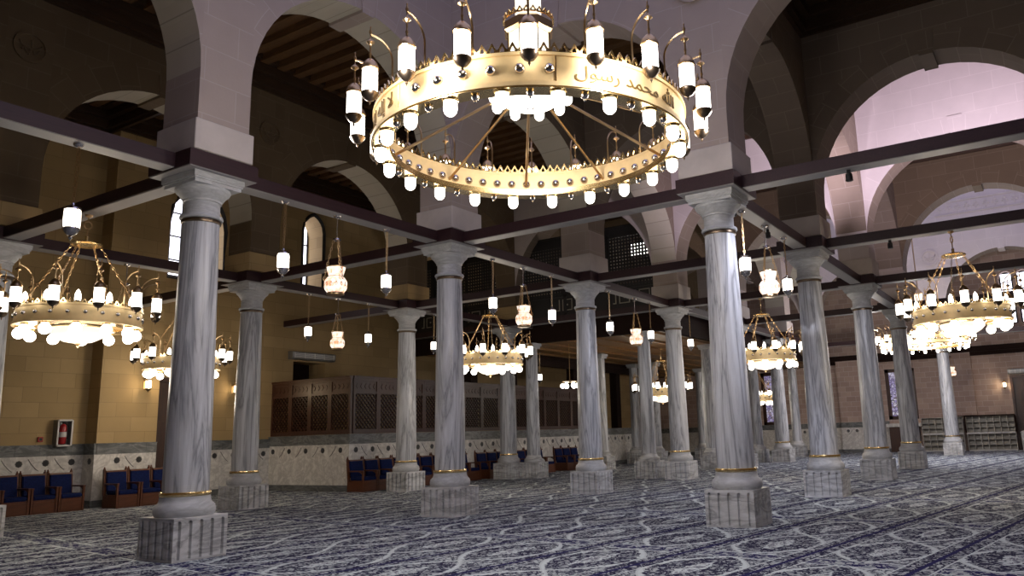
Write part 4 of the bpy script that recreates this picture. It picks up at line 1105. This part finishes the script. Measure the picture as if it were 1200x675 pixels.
shoe_rack('pale shoe rack with dark surround on the end wall, beside the white bin', 2.42, 4.78, XE - .75, True)
shoe_rack('pale unframed shoe rack standing behind the slim far column', 4.95, 7.05, XE - .75, False)
t = thing('side_cabinet', 'low red-brown cabinet with white top under the stained window', 'cabinet', (XE - .5, 8.05, 0), -PI / 2)
b = bm_new(); box(b, -.8, .8, -.05, .4, 0, 1.42); obj('body', b, 'brownwood', t)
b = bm_new(); box(b, -.95, .95, -.14, .42, 1.42, 1.62); bmesh.ops.bevel(b, geom=b.edges[:], offset=.02, segments=2, affect='EDGES'); obj('marble_top', b, 'white', t)
for s in (-1, 1):
    b = bm_new(); box(b, .02 * s if s > 0 else -.76, .76 if s > 0 else -.02, -.075, -.05, .08, 1.34); obj('door', b, 'brownwood', t)
t = thing('white_bin', 'pale upright bin standing beside the framed shoe rack at the picture edge', 'bin', (XE - .9, 1.95, 0))
b = bm_new(); lathe(b, [(.20, 0), (.22, .02), (.24, .9), (.245, .92)], 24); obj('body', b, 'offwhite', t, True)
b = bm_new(); lathe(b, [(.25, .92), (.255, .95), (.18, 1.02), (.05, 1.05)], 24); obj('lid', b, 'offwhite', t, True)

# floodlight fixtures and a cable loop on the right-hand beams
def flood(label, loc, rz):
    t = thing('spotlight', label, 'spotlight', loc, rz, 'black spotlights on the beams')
    b = bm_new(); box(b, -.03, .03, -.03, .03, -.06, 0); box(b, -.06, .06, -.015, .015, -.08, -.06); obj('yoke', b, 'black', t)
    b = bm_new(); lathe(b, [(.03, .08), (.055, .06), (.06, -.06), (.05, -.065)], 14, (0, 0, -.13)); obj('lamp_head', b, 'black', t, True)
    return t
f = flood('black spotlight under the beam closest to the thick outer column', (14.3, Y[-1] + .02, BZ0), 0)
dup(f, (16.5, Y[-1] + .05, BZ0), .3, 'black spotlight beside the vase lantern on the outer beam')
dup(f, (13.4, 2.6, BZ0), .3, 'black spotlight under the bare beam crossing past the thick outer column')
dup(f, (X[2], 3.0, BZ0), .3, 'black spotlight under the violet beam crossing past the second outer column')

# ------------------------------------------------------------------ light
W = bpy.data.worlds.new('World'); S.world = W; W.use_nodes = True
bg = W.node_tree.nodes['Background']; bg.inputs[0].default_value = (.58, .58, 1.0, 1); bg.inputs[1].default_value = 0.9
def point(loc, watts, c, r=.15):
    l = bpy.data.lights.new('lamp', 'POINT'); l.energy = watts; l.color = c; l.shadow_soft_size = r
    o = bpy.data.objects.new('lamp_light', l); COL.objects.link(o); o.location = loc; return o
def spot(loc, target, watts, c, ang, r=.1, blend=.6):
    l = bpy.data.lights.new('spot', 'SPOT'); l.energy = watts; l.color = c; l.spot_size = math.radians(ang); l.spot_blend = blend; l.shadow_soft_size = r
    o = bpy.data.objects.new('spot_light', l); COL.objects.link(o); o.location = loc
    o.rotation_euler = (Vector(target) - Vector(loc)).to_track_quat('-Z', 'Y').to_euler(); return o
WARM = (1.0, .86, .70); NEUT = (1.0, .94, .92); COOL = (.92, .84, 1.0)
for (cx, cy, cz, k) in ((7.34, 4.95, 4.9, 1.5), (38.0, 4.95, 4.95, 3.6)):
    for q in range(6):
        a = 2 * PI * q / 6
        point((cx + 2.35 * math.cos(a), cy + 2.35 * math.sin(a), cz + .15), 55 * k, NEUT, .12)
    point((cx, cy, cz + .30), 60 * k, NEUT, .2)
for k, (loc, _) in enumerate(SM):
    p = 75 if loc[2] > 5.5 else 35
    point((loc[0], loc[1], loc[2] - 3.0), p * .95, WARM, .2); point((loc[0], loc[1], loc[2] - 1.2), p * .3, WARM, .2)
for loc in ((13.75, 23.3, 3.46), (17.2, 23.9, 3.46), (XE - .3, 2.68, 3.5)): point(loc, 26, (1, .76, .48), .06)
for loc in ((29.5, 15, 8.2), (29.5, 21, 8.2)): point(loc, 70, (1, .9, .8), .2)
CW = (.86, .86, 1.0)
spot((14.4, 4.9, 5.55), (19.3, 5.0, 1.2), 420, CW, 70)
spot((13.4, 2.6, 5.55), (17.5, 9.5, .3), 520, CW, 85)
spot((16.5, 4.9, 5.55), (22.5, 11.0, .3), 480, CW, 75)
spot((X[2], 3.0, 5.55), (25.3, 4.8, 1.2), 480, CW, 75)
# uplights in the side bay that whiten the wall between third outer column and the picture edge
spot((20.6, 1.2, 6.4), (25, 1.6, 10.6), 3000, (.98, .82, 1.0), 95)
spot((20.6, 5.6, 6.4), (25, 8.0, 10.5), 1600, (.98, .82, 1.0), 80)

# ------------------------------------------------------------------ camera
TH, RO, YAW = math.radians(10.934835), math.radians(-1.85422), math.radians(31.488118)
FPX, EX, EY = 926.98, 66.361, -7.5115
cam = bpy.data.cameras.new('Camera'); co = bpy.data.objects.new('Camera', cam); COL.objects.link(co); S.camera = co
fwd = Vector((math.cos(YAW), math.sin(YAW), 0)); rgt = Vector((math.sin(YAW), -math.cos(YAW), 0)); up = Vector((0, 0, 1))
f = fwd * math.cos(TH) + up * math.sin(TH); u = -fwd * math.sin(TH) + up * math.cos(TH)
r2 = rgt * math.cos(RO) + u * math.sin(RO); u2 = -rgt * math.sin(RO) + u * math.cos(RO)
co.matrix_world = Matrix(((r2.x, u2.x, -f.x, 0), (r2.y, u2.y, -f.y, 0), (r2.z, u2.z, -f.z, 1.6), (0, 0, 0, 1)))
cam.sensor_width = 36; cam.sensor_fit = 'HORIZONTAL'; cam.lens = FPX / 1200 * 36
cam.shift_x = -EX / 1200; cam.shift_y = EY / 1200; cam.clip_start = .05; cam.clip_end = 300
vs = S.view_settings; S.display_settings.display_device = 'sRGB'
vs.view_transform = 'Standard'; vs.look = 'None'; vs.exposure = 0.0; vs.gamma = 1.0; vs.use_curve_mapping = False
S.cycles.max_bounces = 6; S.cycles.diffuse_bounces = 4; S.cycles.glossy_bounces = 3
